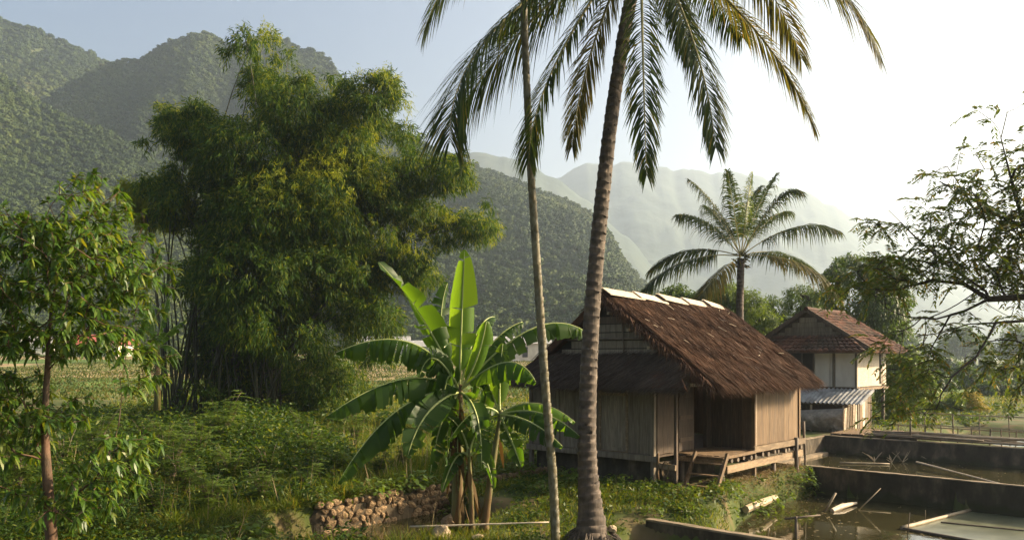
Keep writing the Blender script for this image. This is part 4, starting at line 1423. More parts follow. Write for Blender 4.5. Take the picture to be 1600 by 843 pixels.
# smaller coconut palm behind the hut
SY = 34.0
sc_ = P(1158, 400, SY)
sb = np.array([sc_[0] + .1, SY, float(gh(sc_[0], SY))])
sp = thing("coconut_palm", "smaller coconut palm rising behind the thatched ridge", "palm tree", sb)
obj("trunk", ringed_trunk([sb, P(1156, 540, SY), P(1156, 470, SY), sc_], [.2, .16, .15, .15], .16, 14, .06, 8), M_trunk, sp, True, True)
SF = [((1105, 350), (1058, 335), -1.2, 0), ((1118, 324), (1076, 280), .8, 0), ((1146, 324), (1137, 266), -.8, 0), ((1166, 330), (1175, 269), -.3, 2), ((1185, 324), (1214, 271), .6, 0), ((1210, 317), (1249, 298), -1.0, 0), ((1242, 355), (1313, 362), .5, 0), ((1246, 410), (1313, 462), -.8, 1), ((1076, 391), (1015, 422), .8, 0), ((1070, 408), (1002, 457), -.9, 0), ((1121, 429), (1089, 470), -1.3, 1), ((1200, 345), (1235, 330), 1.8, 0), ((1125, 345), (1100, 320), 1.8, 0), ((1215, 395), (1270, 420), 1.9, 0), ((1170, 330), (1190, 290), 1.2, 0)]
for i, (m_, t_, dy, old) in enumerate(SF):
    C_, T_ = sc_, P(t_[0], t_[1], SY + dy * 1.6)
    Mm = P(m_[0], m_[1], SY + dy * .9)
    frond(sp, C_, 2 * Mm - .5 * C_ - .5 * T_, T_, [M_palm, M_palm_old, M_brightleaf][old], 110, 1.05, .05, .85, .026, 1300 + i, .75)
g = Geo()
for q in range(40):
    a = rng.uniform(0, 6.28)
    b0 = sc_ + [math.cos(a) * .15, math.sin(a) * .15, rng.uniform(-.5, .1)]
    g.tube([b0, b0 + [math.cos(a) * .25, math.sin(a) * .25, rng.uniform(-.2, .3)]], [.03, .012], 4)
obj("leaf_bases", g, M_palm_old, sp, True, kind="stuff")

# ------------------------------------------------------------------ banana plants
def banana_leaf(parent, pts, width, mat, tears=6, fold=.25, side=None, seed=0, petiole=.12, droop_edge=.18):
    """blade on a midrib curve through the given points; torn into strips that hang a little apart"""
    rg = np.random.default_rng(seed)
    pts = [np.array(p, float) for p in pts]
    if len(pts) == 3:
        c = bez(pts[0], 2 * pts[1] - .5 * pts[0] - .5 * pts[2], pts[2], 120)
    else:
        c = np.array(pts)
    tan = np.gradient(c, axis=0)
    tan /= np.linalg.norm(tan, axis=1, keepdims=True)
    g = Geo()
    for sgn in (-1, 1):
        cuts = np.sort(np.concatenate([[petiole, 1.0], rg.uniform(petiole + .08, .97, int(tears * 1.7))]))
        for a0, a1 in zip(cuts[:-1], cuts[1:]):
            if a1 - a0 < .012:
                continue
            ns = max(3, int((a1 - a0) * 40))
            q = np.linspace(a0 + .002, a1 - .002, ns)
            sh = rg.normal(0, .17)
            idx = np.clip((q * 119).astype(int), 0, 119)
            p, t = c[idx], tan[idx]
            if side is None:
                sd = np.cross(t, np.array([0, 0, 1.0]))
                sd /= np.linalg.norm(sd, axis=1, keepdims=True) + 1e-6
            else:
                sd = np.tile(np.array(side, float), (ns, 1))
                sd -= t * np.sum(sd * t, 1, keepdims=True)
                sd /= np.linalg.norm(sd, axis=1, keepdims=True)
            upv = np.cross(sd, t)
            upv *= np.where(upv[:, 2:3] < 0, -1, 1) if side is None else 1
            f = (q - petiole) / (1 - petiole)
            W = width / 2 * np.clip((np.sin(math.pi * np.clip(f, 0, 1) ** .8)) ** .55, .0, 1) * (1 + .05 * rg.normal())
            fo = fold + rg.normal(0, .16) + (rg.uniform(.1, .7) if rg.random() < .3 else 0)
            V = np.zeros((ns, 5, 3))
            for j, w in enumerate((0, .25, .5, .75, 1.0)):
                rip = .012 * np.sin(q * 90 + j + seed)
                V[:, j] = p + sd * sgn * (W * w * math.cos(fo * w))[:, None] - upv * (W * (math.sin(fo) * w * w) - rip * w)[:, None] - np.array([0, 0, 1.0]) * (droop_edge * W * w * w)[:, None] + t * (W * w * (.22 + sh * w))[:, None]
            g.grid(V if sgn > 0 else V[:, ::-1])
    o = obj("leaf", g, mat, parent, True, True)
    g2 = Geo()
    q = np.linspace(0, .99, 24)
    g2.tube(c[(q * 119).astype(int)] , .026 * (1 - .85 * q) + .003, 6)
    link("midrib", g2.mesh("midrib", np.array(parent.location), True), M_midrib, o)
    return o
BY = 15.6
def stem(parent, px, rad):
    g = Geo()
    pts = np.array([P(*q) for q in px])
    n = 22
    t = np.linspace(0, 1, n)
    pp = np.stack([np.interp(t, np.linspace(0, 1, len(px)), pts[:, c]) for c in range(3)], -1)
    g.tube(pp, np.interp(t, [0, .08, .6, 1], [rad * 1.25, rad, rad * .8, rad * .45]) * (1 + .05 * np.sin(t * 40)), 10)
    obj("pseudostem", g, M_bstem, parent, True, True)
    # dry sheaths
    g = Geo()
    for q in range(7):
        k = rng.integers(2, 18)
        a = rng.uniform(0, 6.28)
        b0 = pp[k] + np.array([math.cos(a), math.sin(a), 0]) * rad * .9
        g.leaves(np.array([b0]), np.array([[math.cos(a) * .3, math.sin(a) * .3, -1]]), np.array([[math.cos(a), math.sin(a), .1]]), np.array([rng.uniform(.3, .8)]), np.array([.09]), .1)
    obj("dry_sheaths", g, M_deadleaf, parent, True, kind="stuff")
b1 = thing("banana_plant", "large banana plant with broad torn leaves beside the ditch", "banana plant", P(712, 822, BY))
stem(b1, [(714, 830, BY), (715, 780, BY), (716, 700, BY), (719, 600, BY)], .13)
S1 = P(718, 612, BY)
def bl(parent, S, m, t, w, mat=None, tears=6, fold=.25, side=None, seed=0, mY=0.0, tY=0.0, pet=.1, de=.18):
    banana_leaf(parent, [S, P(m[0], m[1], BY + mY), P(t[0], t[1], BY + tY)], w, mat or M_banana, tears, fold, side, seed, pet, de)
CAMX = (1, 0, 0)
bl(b1, S1, (721, 510), (726, 388), .62, M_banana_pale, 3, .12, CAMX, 1, .05, .1, .18, 0)
bl(b1, S1, (662, 500), (590, 408), .68, M_banana, 5, .35, (.62, 0, -.78), 2, -.15, -.3, .18, 0)
bl(b1, S1, (690, 520), (700, 440), .5, M_banana, 6, .3, (.8, .5, 0), 21, .3, .5, .2, 0)
bl(b1, S1, (640, 535), (522, 552), .62, M_banana, 22, 1.05, None, 3, -.35, -.7, .1, .6)
bl(b1, S1, (630, 592), (508, 652), .58, M_banana, 16, .95, None, 4, -.5, -1.1, .1, .6)
bl(b1, S1, (622, 640), (526, 757), .60, M_banana, 14, .85, None, 5, -.7, -1.3, .08, .5)
bl(b1, S1, (668, 645), (636, 716), .58, M_banana, 8, .3, (.85, .3, -.35), 6, -.9, -1.3, .1, .1)
bl(b1, S1, (745, 560), (760, 500), .55, M_banana_pale, 2, .55, (.75, 0, -.6), 7, -.2, -.25, .15, 0)
bl(b1, S1, (790, 566), (838, 598), .55, M_banana, 10, .8, None, 8, -.5, -.8, .1, .6)
bl(b1, S1, (770, 535), (818, 502), .5, M_banana, 18, .8, None, 9, .4, .8, .1, .5)
bl(b1, S1, (835, 512), (926, 526), .55, M_banana, 20, .95, None, 10, .5, 1.0, .1, .45)
bl(b1, S1, (745, 520), (774, 495), .4, M_banana, 6, .4, None, 11, .6, 1.2, .1, .2)
bl(b1, S1, (700, 590), (690, 660), .55, M_banana, 5, .3, (1, .2, 0), 12, -.25, -.3, .1, .1)
bl(b1, S1, (760, 590), (745, 680), .45, M_banana, 8, .5, (.9, .3, 0), 13, .3, .5, .1, .1)
bl(b1, S1, (680, 560), (655, 590), .5, M_banana, 6, .4, (.8, .4, .2), 22, -.3, -.5, .1, .1)
for i, (m_, t_, w_, y1, y2) in enumerate((((690, 660), (672, 742), .5, -.3, -.5), ((745, 650), (752, 735), .5, -.5, -.7), ((700, 650), (704, 745), .45, .3, .3), ((655, 620), (600, 700), .5, .2, .3), ((670, 600), (560, 620), .5, .5, 1.0))):
    bl(b1, S1, m_, t_, w_, M_banana, 9, .6, (.8, .4, 0) if i < 3 else None, 40 + i, y1, y2, .1, .2)
for i, (m_, t_) in enumerate((((705, 690), (698, 780)), ((728, 700), (738, 775)), ((715, 680), (716, 770)))):
    bl(b1, S1, m_, t_, .2, M_deadleaf, 9, .9, (.8, .5, 0), 48 + i, -.15, -.2, .1, .1)
b2 = thing("banana_plant", "young banana plant with drooping leaves beside the slender palm trunk", "banana plant", P(757, 824, BY - .2))
stem(b2, [(756, 830, BY - .2), (762, 780, BY - .2), (772, 710, BY - .1), (783, 640, BY)], .085)
S2 = P(781, 648, BY)
bl(b2, S2, (781, 590), (786, 535), .42, M_banana_pale, 2, .1, CAMX, 14, .1, .2, .15, 0)
bl(b2, S2, (838, 630), (900, 660), .46, M_banana_pale, 9, .5, None, 15, -.2, -.4, .1, .3)
bl(b2, S2, (845, 645), (907, 682), .48, M_banana, 9, .6, None, 16, -.6, -1.0, .1, .35)
bl(b2, S2, (830, 660), (880, 698), .44, M_banana, 10, .6, None, 17, -.9, -1.4, .1, .35)
bl(b2, S2, (745, 640), (700, 690), .40, M_banana, 8, .5, None, 18, -.3, -.6, .1, .3)
bl(b2, S2, (755, 590), (740, 625), .36, M_banana, 5, .3, CAMX, 19, .3, .6, .1, .1)
bl(b2, S2, (800, 690), (815, 730), .36, M_banana, 6, .4, CAMX, 20, -.4, -.5, .1, .1)
b3 = thing("banana_sucker", "short banana shoot between the two taller banana plants", "banana plant", P(735, 818, BY - .3))
stem(b3, [(738, 830, BY - .3), (736, 770, BY - .3), (734, 735, BY - .3), (733, 700, BY - .3)], .055)
S3 = P(733, 712, BY - .3)
for i, (m_, t_, w) in enumerate((((742, 680), (760, 655), .3), ((722, 675), (700, 650), .3), ((755, 712), (772, 765), .34), ((712, 715), (690, 770), .3))):
    bl(b3, S3, m_, t_, w, M_banana, 4, .35, (.8, .3, 0), 30 + i, -.3, -.5, .1, .1)
b4 = thing("banana_plant", "distant banana plant seen between the left tree and the bamboo", "banana plant", P(245, 590, 33))
g = Geo()
g.tube([P(246, 640, 33), P(246, 530, 33)], [.14, .08], 8)
obj("pseudostem", g, M_bstem, b4, True, True)
S4 = P(246, 545, 33)
for i, (m_, t_) in enumerate((((235, 510), (220, 482)), ((252, 505), (262, 462)), ((262, 520), (290, 500)), ((228, 540), (200, 550)), ((265, 540), (285, 560)), ((240, 505), (236, 470)))):
    banana_leaf(b4, [S4, P(*m_, 33), P(*t_, 33 + R.uniform(-.5, .5))], .6, M_banana_pale, 8, .4, None, 60 + i)

# ------------------------------------------------------------------ bamboo clump
QY = 38.0
bam = thing("bamboo_clump", "huge dark bamboo clump with golden lit sprays left of the banana plants", "bamboo", P(370, 655, QY))
blobs = [(404, 32, 10), (416, 52, 15), (430, 72, 17), (412, 92, 26), (408, 130, 38), (396, 180, 46), (440, 150, 46), (470, 190, 56), (505, 150, 30), (300, 178, 24), (306, 215, 42), (290, 255, 40), (340, 250, 60), (400, 250, 80), (470, 260, 80), (540, 185, 50), (585, 165, 40), (610, 150, 24), (622, 185, 26), (530, 235, 54), (580, 285, 54), (650, 272, 40), (690, 270, 36), (722, 278, 18), (520, 330, 80), (615, 342, 50), (690, 352, 34), (740, 352, 30), (762, 356, 16), (440, 350, 90), (360, 350, 80), (300, 330, 44), (555, 400, 60), (640, 400, 36), (596, 440, 46), (640, 425, 34), (500, 430, 70), (590, 500, 44), (545, 480, 60), (480, 520, 70), (420, 440, 80), (345, 440, 46), (430, 560, 70), (360, 560, 60), (300, 560, 30), (500, 590, 44), (540, 560, 40), (600, 545, 26), (360, 500, 66), (440, 500, 66), (380, 600, 56), (320, 520, 40), (400, 620, 60), (335, 620, 34), (460, 630, 40), (550, 610, 34)]
gold = [(250, 318, 40), (222, 305, 24), (288, 318, 22), (240, 345, 26), (262, 288, 20), (252, 160, 12), (262, 200, 16), (246, 185, 12)]
NB = len(blobs)
for b in list(blobs):
    if b[2] > 28 and b[1] < 470:
        for q in range(4):
            an_ = R.uniform(-.35, math.pi * .95)
            blobs.append((b[0] + math.cos(an_) * b[2] * 1.08, b[1] - math.sin(an_) * b[2] * .9, b[2] * R.uniform(.2, .34)))
def spray_leaves(bl_, Y, ysp, n_cl, rg, ll=(.20, .34), lw=(.035, .055), per=12, csz=.38):
    c = np.array([P(x, y, Y) for x, y, r in bl_])
    rad = np.array([r for _, _, r in bl_]) * Y / F
    c[:, 1] += rg.uniform(-1, 1, len(c)) * ysp
    wgt = rad ** 2.1
    pick = rg.choice(len(c), n_cl, p=wgt / wgt.sum())
    d = rg.normal(size=(n_cl, 3))
    d /= np.linalg.norm(d, axis=1, keepdims=True)
    rr = rad[pick] * rg.uniform(.3, 1.05, n_cl) ** .5
    cc = c[pick] + d * rr[:, None] * np.array([1.06, 1.15, .76])
    # knock holes: drop sprays in noise gaps
    keep = fbm(cc[:, 0] * .8 + 40, cc[:, 2] * .8 + cc[:, 1] * .37, 17, 3) > .37
    cc, d = cc[keep], d[keep]
    m = len(cc)
    ax = d * .8 + rg.normal(0, .45, (m, 3)) + np.array([0, 0, -.25])
    ax /= np.linalg.norm(ax, axis=1, keepdims=True)
    t = rg.uniform(-.5, 1, (m, per, 1))
    p = cc[:, None] + ax[:, None] * t * csz + rg.normal(0, .07, (m, per, 3)) + np.array([0, 0, -1.0]) * (np.clip(t, 0, 1) ** 2 * .16)
    ld = ax[:, None] * .7 + rg.normal(0, .55, (m, per, 3)) + np.array([0, 0, -.55])
    return p.reshape(-1, 3), ld.reshape(-1, 3), rg, ll, lw, c, rad, np.repeat(d, per, 0)
def build_sprays(parent, name, bl_, Y, ysp, n_cl, mat, seed, **kw):
    rg = np.random.default_rng(seed)
    p, ld, rg, ll, lw, c, rad, od = spray_leaves(bl_, Y, ysp, n_cl, rg, **kw)
    n = len(p)
    g = Geo()
    g.leaves(p, ld, od * 1.1 + rg.normal(0, .55, (n, 3)) + np.array([0, 0, .35]), rg.uniform(*ll, n), rg.uniform(*lw, n), .2, simple=True)
    o = obj(name, g, mat, parent, True)
    return c, rad
c1, r1 = build_sprays(bam, "crown", blobs, QY, 2.6, 24000, M_bamboo_leaf, 21, per=15, ll=(.19, .32), lw=(.038, .056), csz=.36)
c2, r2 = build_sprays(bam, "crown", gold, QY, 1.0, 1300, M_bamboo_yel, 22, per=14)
# yellowish young tips with sunlight put into their colour, thinly over the sunny side
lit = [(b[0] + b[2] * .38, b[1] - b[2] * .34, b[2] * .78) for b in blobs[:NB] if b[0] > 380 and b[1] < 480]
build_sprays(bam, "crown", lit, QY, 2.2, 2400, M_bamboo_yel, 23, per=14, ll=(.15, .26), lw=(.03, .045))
base = np.array(bam.location)
targets = list(zip(c1[:NB], r1[:NB])) + list(zip(c2, r2))
for i, (tc, rr) in enumerate(targets):
    for rep in range(2 if rr > 1.2 else 1):
        b0 = base + np.array([R.uniform(-3.4, 2.6), R.uniform(-1.6, 1.6), -.2])
        e = tc + np.array([R.uniform(-.6, .6) * rr, R.uniform(-.5, .5), R.uniform(.0, .7) * rr])
        mid = np.array([b0[0] + (e[0] - b0[0]) * .30, b0[1] + (e[1] - b0[1]) * .3, max(b0[2] + (e[2] - b0[2]) * .85, b0[2] + 1.5)])
        g = Geo()
        pts = bez(b0, mid, e, 14)
        g.tube(pts, np.linspace(.055, .012, 14), 6)
        obj("culm", g, M_culm, bam, True, True)
for i in range(26):
    b0 = base + np.array([R.uniform(-3.3, 1.6), R.uniform(-1.8, 1.4), -.2])
    h_ = R.uniform(5, 10)
    g = Geo()
    lean = R.uniform(-.12, .05)
    pts = bez(b0, b0 + [lean * h_ * .3, 0, h_ * .5], b0 + [lean * h_ * 1.6, R.uniform(-.6, .6), h_], 12)
    g.tube(pts, np.linspace(.06, .03, 12), 6)
    obj("culm", g, M_culm, bam, True, True)

# ------------------------------------------------------------------ branching trees
def grow(path, targets, step=.22, bf=.35, rg=None, wob=.05, r0=.008, pw=2.35, sag=.0):
    pos = [np.array(path[0], float)]
    par = [-1]
    plen = [0.0]
    for q in path[1:]:
        p0, p1 = pos[-1], np.array(q, float)
        k = max(1, int(np.linalg.norm(p1 - p0) / step))
        for j in range(1, k + 1):
            pos.append(p0 + (p1 - p0) * j / k)
            par.append(len(pos) - 2)
            plen.append(plen[-1] + np.linalg.norm(p1 - p0) / k)
    return extend(pos, par, plen, targets, step, bf, rg, wob, r0, pw, sag)
def add_limb(pos, par, plen, start, pts, step=.22):
    cur = start
    for q in pts:
        p0, p1 = pos[cur], np.array(q, float)
        k = max(1, int(np.linalg.norm(p1 - p0) / step))
        for j in range(1, k + 1):
            pos.append(p0 + (p1 - p0) * j / k)
            par.append(cur)
            plen.append(plen[cur] + np.linalg.norm(p1 - p0) / k)
            cur = len(pos) - 1
    return cur
def extend(pos, par, plen, targets, step, bf, rg, wob, r0, pw, sag=0.0):
    T = np.array(targets)
    A = np.array(pos)
    dist = np.min(np.linalg.norm(T[:, None] - A[None], axis=2), 1)
    order = np.argsort(dist)
    tips = []
    buf = np.zeros((len(pos) + 40 * len(T) + 10, 3))
    pl = np.zeros(len(buf))
    n = len(pos)
    buf[:n] = A
    pl[:n] = plen
    for ti in order:
        t = T[ti]
        cost = np.linalg.norm(buf[:n] - t, axis=1) + bf * pl[:n]
        i = int(np.argmin(cost))
        p0 = buf[i].copy()
        L = np.linalg.norm(t - p0)
        k = min(38, max(1, int(L / step)))
        off = rg.normal(0, wob * L, 3)
        prev = i
        for j in range(1, k + 1):
            f = j / k
            q = p0 + (t - p0) * f + off * math.sin(math.pi * f) + rg.normal(0, wob * .25 * step, 3) + np.array([0, 0, sag * L * math.sin(math.pi * f)])
            par.append(prev)
            buf[n] = q
            pl[n] = pl[prev] + L / k
            prev = n
            n += 1
        tips.append(prev)
    pos = buf[:n]
    par = np.array(par)
    rad = np.zeros(n)
    for i in range(n - 1, -1, -1):
        rad[i] = max(rad[i], r0 ** pw) if rad[i] == 0 else rad[i]
        if par[i] >= 0:
            rad[par[i]] += rad[i]
    rad = rad ** (1 / pw)
    # a straight run keeps its child's radius plus a slight taper
    return pos, par, rad, tips
def tree_mesh(pos, par, rad, k=6, rmax=None, main=None):
    n = len(pos)
    ch = [[] for _ in range(n)]
    for i, p in enumerate(par):
        if p >= 0:
            ch[p].append(i)
    if rmax is not None:
        rad = np.minimum(rad, rmax)
    g = Geo()
    stack = [0]
    seen_start = [(0, -1)]
    while seen_start:
        s0, p0 = seen_start.pop()
        chain = ([p0] if p0 >= 0 else []) + [s0]
        cur = s0
        while ch[cur]:
            nx = max(ch[cur], key=lambda c: rad[c])
            for c in ch[cur]:
                if c != nx:
                    seen_start.append((c, cur))
            chain.append(nx)
            cur = nx
        if len(chain) < 2:
            continue
        rr = rad[chain].copy()
        if p0 >= 0:
            rr[0] = rr[1] * 1.15
        g.tube(pos[chain], rr, k if rr.max() > .03 else 4, False)
    return g
def blob_points(bl_, Y, ysp, n, rg, squash=1.0):
    c = np.array([P(x, y, Y) for x, y, r in bl_])
    rad = np.array([r for _, _, r in bl_]) * Y / F
    w = rad ** 2
    pk = rg.choice(len(c), n, p=w / w.sum())
    d = rg.normal(size=(n, 3))
    d /= np.linalg.norm(d, axis=1, keepdims=True)
    q = c[pk] + d * (rad[pk] * rg.uniform(.2, 1.0, n) ** .5)[:, None]
    q[:, 1] = Y + (q[:, 1] - Y) + rg.uniform(-ysp, ysp, n)
    return q

# young broad-leaved tree at the left
rg = np.random.default_rng(31)
TY = 11.0
tb_ = P(84, 900, TY)
lt = thing("young_tree", "young tree with drooping glossy leaves and reddish trunk at the left edge", "tree", tb_)
bl_l = [(150, 312, 42), (40, 365, 42), (105, 375, 48), (185, 400, 52), (235, 425, 26), (25, 430, 48), (105, 450, 52), (180, 475, 46), (10, 520, 38), (60, 525, 38), (125, 530, 36), (205, 530, 28), (228, 552, 22), (18, 610, 36), (100, 640, 28), (50, 660, 26), (205, 700, 30), (150, 735, 30), (20, 700, 34), (130, 790, 34), (225, 590, 20), (-45, 450, 55), (-60, 600, 55), (190, 760, 24), (60, 770, 26)]
tg = blob_points(bl_l, TY, .75, 1300, rg)
path = [P(84, 900, TY), P(78, 800, TY), P(72, 720, TY), P(70, 650, TY), P(74, 580, TY), P(76, 520, TY), P(84, 460, TY), P(92, 410, TY)]
pos, par, rad, tips = grow(path, tg, .16, .32, rg, .07, .0055, 1.75)
rad = rad * .078 / rad[0]
rad = rad * np.interp(pos[:, 2], [tb_[2], tb_[2] + 1.2, tb_[2] + 3.0, tb_[2] + 5], [1.05, .95, .62, .5])
rad = np.maximum(rad, .0055)
obj("trunk", tree_mesh(pos, par, rad, 9), M_bark_red, lt, True, True)
g = Geo()
for t_ in tips:
    p = pos[t_]
    ax = p - pos[par[t_]]
    ax = ax / (np.linalg.norm(ax) + 1e-9)
    n = rg.integers(9, 14)
    a = rg.uniform(0, 6.28, n)
    e1 = np.cross(ax, [0.2, .1, 1.0])
    e1 /= np.linalg.norm(e1)
    e2 = np.cross(ax, e1)
    d = e1 * np.cos(a)[:, None] + e2 * np.sin(a)[:, None] + ax * rg.uniform(.2, 1.0, (n, 1)) + np.array([0, 0, -.15])
    st = p - ax * rg.uniform(0, .10, (n, 1))
    g.leaves(st, d, np.array([[0, 0, 1.0]]) + rg.normal(0, .25, (n, 3)), rg.uniform(.10, .18, n), rg.uniform(.034, .05, n), rg.uniform(.15, .7, n))
obj("crown", g, M_treeleaf, lt, True, True)

# spreading tree reaching in from the right
rg = np.random.default_rng(32)
RY = 13.0
rb_ = P(1960, 900, RY + .6)
rt = thing("overhanging_tree", "spreading thin-leaved tree reaching in from the right edge", "tree", rb_)
pos, par, plen = [np.array(rb_)], [-1], [0.0]
fork = add_limb(pos, par, plen, 0, [P(1930, 700, RY + .5), P(1880, 560, RY + .3), P(1830, 500, RY + .2)])
l1 = add_limb(pos, par, plen, fork, [P(1720, 462, RY), P(1600, 464, RY), P(1545, 467, RY - .1)])
add_limb(pos, par, plen, l1, [P(1506, 486, RY - .2), P(1463, 498, RY - .3), P(1417, 495, RY - .4), P(1385, 482, RY - .5)])
add_limb(pos, par, plen, l1, [P(1506, 443, RY + .1), P(1457, 438, RY + .2), P(1400, 452, RY + .3)])
l2 = add_limb(pos, par, plen, fork, [P(1720, 512, RY - .3), P(1600, 501, RY - .4), P(1556, 504, RY - .5)])
add_limb(pos, par, plen, l2, [P(1512, 506, RY - .6), P(1470, 520, RY - .7), P(1430, 525, RY - .8)])
add_limb(pos, par, plen, l2, [P(1545, 525, RY - .7), P(1525, 557, RY - .8), P(1488, 588, RY - .9), P(1470, 616, RY - .95), P(1441, 650, RY - 1.0)])
l3 = add_limb(pos, par, plen, fork, [P(1760, 420, RY + .4), P(1640, 380, RY + .4), P(1600, 352, RY + .4)])
add_limb(pos, par, plen, l3, [P(1580, 280, RY + .4), P(1564, 216, RY + .4), P(1574, 175, RY + .3)])
add_limb(pos, par, plen, l1, [P(1541, 455, RY + .2), P(1477, 412, RY + .3), P(1428, 368, RY + .4), P(1388, 328, RY + .5)])
add_limb(pos, par, plen, l3, [P(1540, 330, RY + .6), P(1500, 290, RY + .7), P(1480, 260, RY + .7)])
add_limb(pos, par, plen, fork, [P(1860, 380, RY + .6), P(1850, 240, RY + .8), P(1800, 120, RY + 1)])
bl_r = [(1385, 335, 22), (1400, 360, 28), (1375, 420, 34), (1350, 440, 30), (1420, 430, 42), (1480, 250, 22), (1500, 300, 34), (1550, 290, 30), (1560, 215, 24), (1580, 170, 22), (1470, 340, 36), (1540, 350, 48), (1600, 320, 44), (1590, 250, 28), (1450, 395, 40), (1520, 410, 48), (1590, 400, 50), (1395, 540, 22), (1420, 575, 30), (1470, 560, 30), (1440, 620, 34), (1400, 650, 18), (1590, 590, 34), (1640, 560, 60), (1560, 545, 22), (1660, 430, 90), (1660, 300, 80), (1720, 200, 90), (1760, 360, 120), (1480, 500, 26)]
tg = blob_points(bl_r, RY, .85, 680, rg)
pos, par, rad, tips = extend(pos, par, plen, tg, .17, .22, rg, .06, .0046, 1.8)
rad = np.maximum(rad * .125 / rad[0], .0035)
obj("trunk", tree_mesh(pos, par, rad, 8), M_bark_dark, rt, True, True)
g = Geo()
for t_ in tips:
    p = pos[t_]
    ax = p - pos[par[t_]]
    ax = ax / (np.linalg.norm(ax) + 1e-9)
    for q in range(rg.integers(2, 5)):
        rd_ = ax * .4 + rg.normal(0, .6, 3) + np.array([0, 0, .05])
        rd_ /= np.linalg.norm(rd_)
        Lr = rg.uniform(.22, .4)
        n = 9
        s_ = np.repeat(np.linspace(.25, 1, n), 2)
        sg = np.tile([-1, 1], n)
        rp = p + rd_ * (s_ * Lr)[:, None] + np.array([0, 0, -1]) * (s_ ** 2 * Lr * .45)[:, None]
        sd = np.cross(rd_, [0, 0, 1.0])
        sd /= np.linalg.norm(sd) + 1e-9
        d = rd_ * .5 + sd * sg[:, None] + rg.normal(0, .12, (2 * n, 3))
        g.leaves(rp, d, np.array([[0, 0, 1.0]]) + rg.normal(0, .3, (2 * n, 3)), rg.uniform(.07, .13, 2 * n), rg.uniform(.028, .042, 2 * n), .4, simple=True)
obj("crown", g, M_treeleaf2, rt, True)

# ------------------------------------------------------------------ trees and bushes behind the houses, in fields and far off
def bushy(name, label, cat, bl_, Y, ysp, n_cl, mat, seed, ll=(.16, .28), lw=(.06, .10), per=12, csz=.3, group=None, trunk=True):
    rg = np.random.default_rng(seed)
    xs_ = [b[0] for b in bl_]
    lowest = max(bl_, key=lambda b: b[1])
    bx = np.mean(xs_)
    X = (bx - CX) / F * Y
    b0 = np.array([X, Y, float(gh(X, Y))])
    t = thing(name, label, cat, b0, group=group)
    c, rad = build_sprays(t, "crown", bl_, Y, ysp, n_cl, mat, seed, ll=ll, lw=lw, per=per, csz=csz)
    if trunk:
        tg = c[:, :] + rg.normal(0, .1, c.shape)
        top = np.array([X, Y, b0[2] + .35 * (max(c[:, 2]) - b0[2])])
        pos, par, rad_, tips = grow([b0 - [0, 0, .2], top], tg, .5, .3, rg, .06, .02, 2.2)
        obj("trunk", tree_mesh(pos, par, np.maximum(rad_ * .16 / rad_[0], .015), 6), M_bark_dark, t, True, True)
    return t
bushy("bamboo_bush", "round dark green bush peeping over the ridge left of the small palm", "bush", [(1062, 462, 22), (1040, 470, 12), (1085, 470, 16)], 44, 1.0, 420, M_farleaf, 51)
bushy("bamboo_bush", "bright green bamboo bush at the foot of the small palm", "bush", [(1120, 470, 22), (1140, 460, 22), (1165, 475, 26), (1175, 500, 24), (1150, 490, 26), (1185, 485, 14)], 40, 1.2, 900, M_brightleaf, 52, lw=(.04, .07))
bushy("tree", "feathery green tree standing between the small palm and tiled house", "tree", [(1235, 465, 22), (1215, 480, 24), (1250, 480, 26), (1230, 505, 30), (1262, 470, 18), (1205, 505, 20), (1270, 500, 26)], 46, 1.5, 1100, M_farleaf, 53, lw=(.04, .07))
bushy("tree", "dark leafy tree standing behind the tiled house", "tree", [(1300, 440, 26), (1330, 420, 30), (1360, 430, 34), (1310, 470, 30), (1350, 480, 40), (1380, 470, 36), (1395, 510, 30), (1290, 420, 14), (1370, 530, 30), (1400, 545, 26)], 42, 1.5, 2100, M_farleaf, 54)
bushy("tree", "yellow-green tree beside the tiled house's sunlit wall", "tree", [(1400, 590, 26), (1420, 560, 26), (1390, 620, 22), (1430, 600, 22), (1415, 640, 20)], 38, 1.0, 800, M_brightleaf, 55)
bushy("golden_bush", "golden yellow bush behind the bamboo railing", "bush", [(1515, 622, 13), (1522, 638, 14), (1512, 650, 14), (1522, 618, 8)], 44, .3, 420, M_goldbush, 56, ll=(.1, .18), lw=(.04, .06), csz=.15, trunk=False)
bushy("bush", "low green bush just left of the golden bush", "bush", [(1470, 640, 16), (1488, 645, 16), (1455, 650, 14), (1490, 625, 12)], 44, .6, 420, M_brightleaf, 57)
far_spots = [(1450, 590, 26, 70), (1500, 585, 24, 75), (1560, 600, 26, 62), (1600, 595, 24, 66), (1640, 600, 30, 64), (1540, 570, 16, 120), (1480, 566, 16, 120), (1590, 572, 18, 110), (1430, 566, 18, 110), (1620, 570, 18, 120), (1390, 565, 18, 110), (1690, 590, 34, 64)]
words_ = ["first", "second", "third", "fourth", "fifth", "sixth", "seventh", "eighth", "ninth", "tenth", "eleventh", "twelfth"]
for i, (x, y, r_, Y) in enumerate(far_spots):
    bushy("bush", "hazy green bush in the valley beyond the paddy at the right edge", "bush", [(x, y, r_ * .8), (x - r_ * .7, y + r_ * .3, r_ * .6), (x + r_ * .7, y + r_ * .3, r_ * .65), (x + r_ * .1, y + r_ * .5, r_ * .7)], Y, .8, 420, M_farleaf, 70 + i, ll=(.3, .5), lw=(.14, .22), csz=.5, group="bushes beyond the paddy", trunk=False)
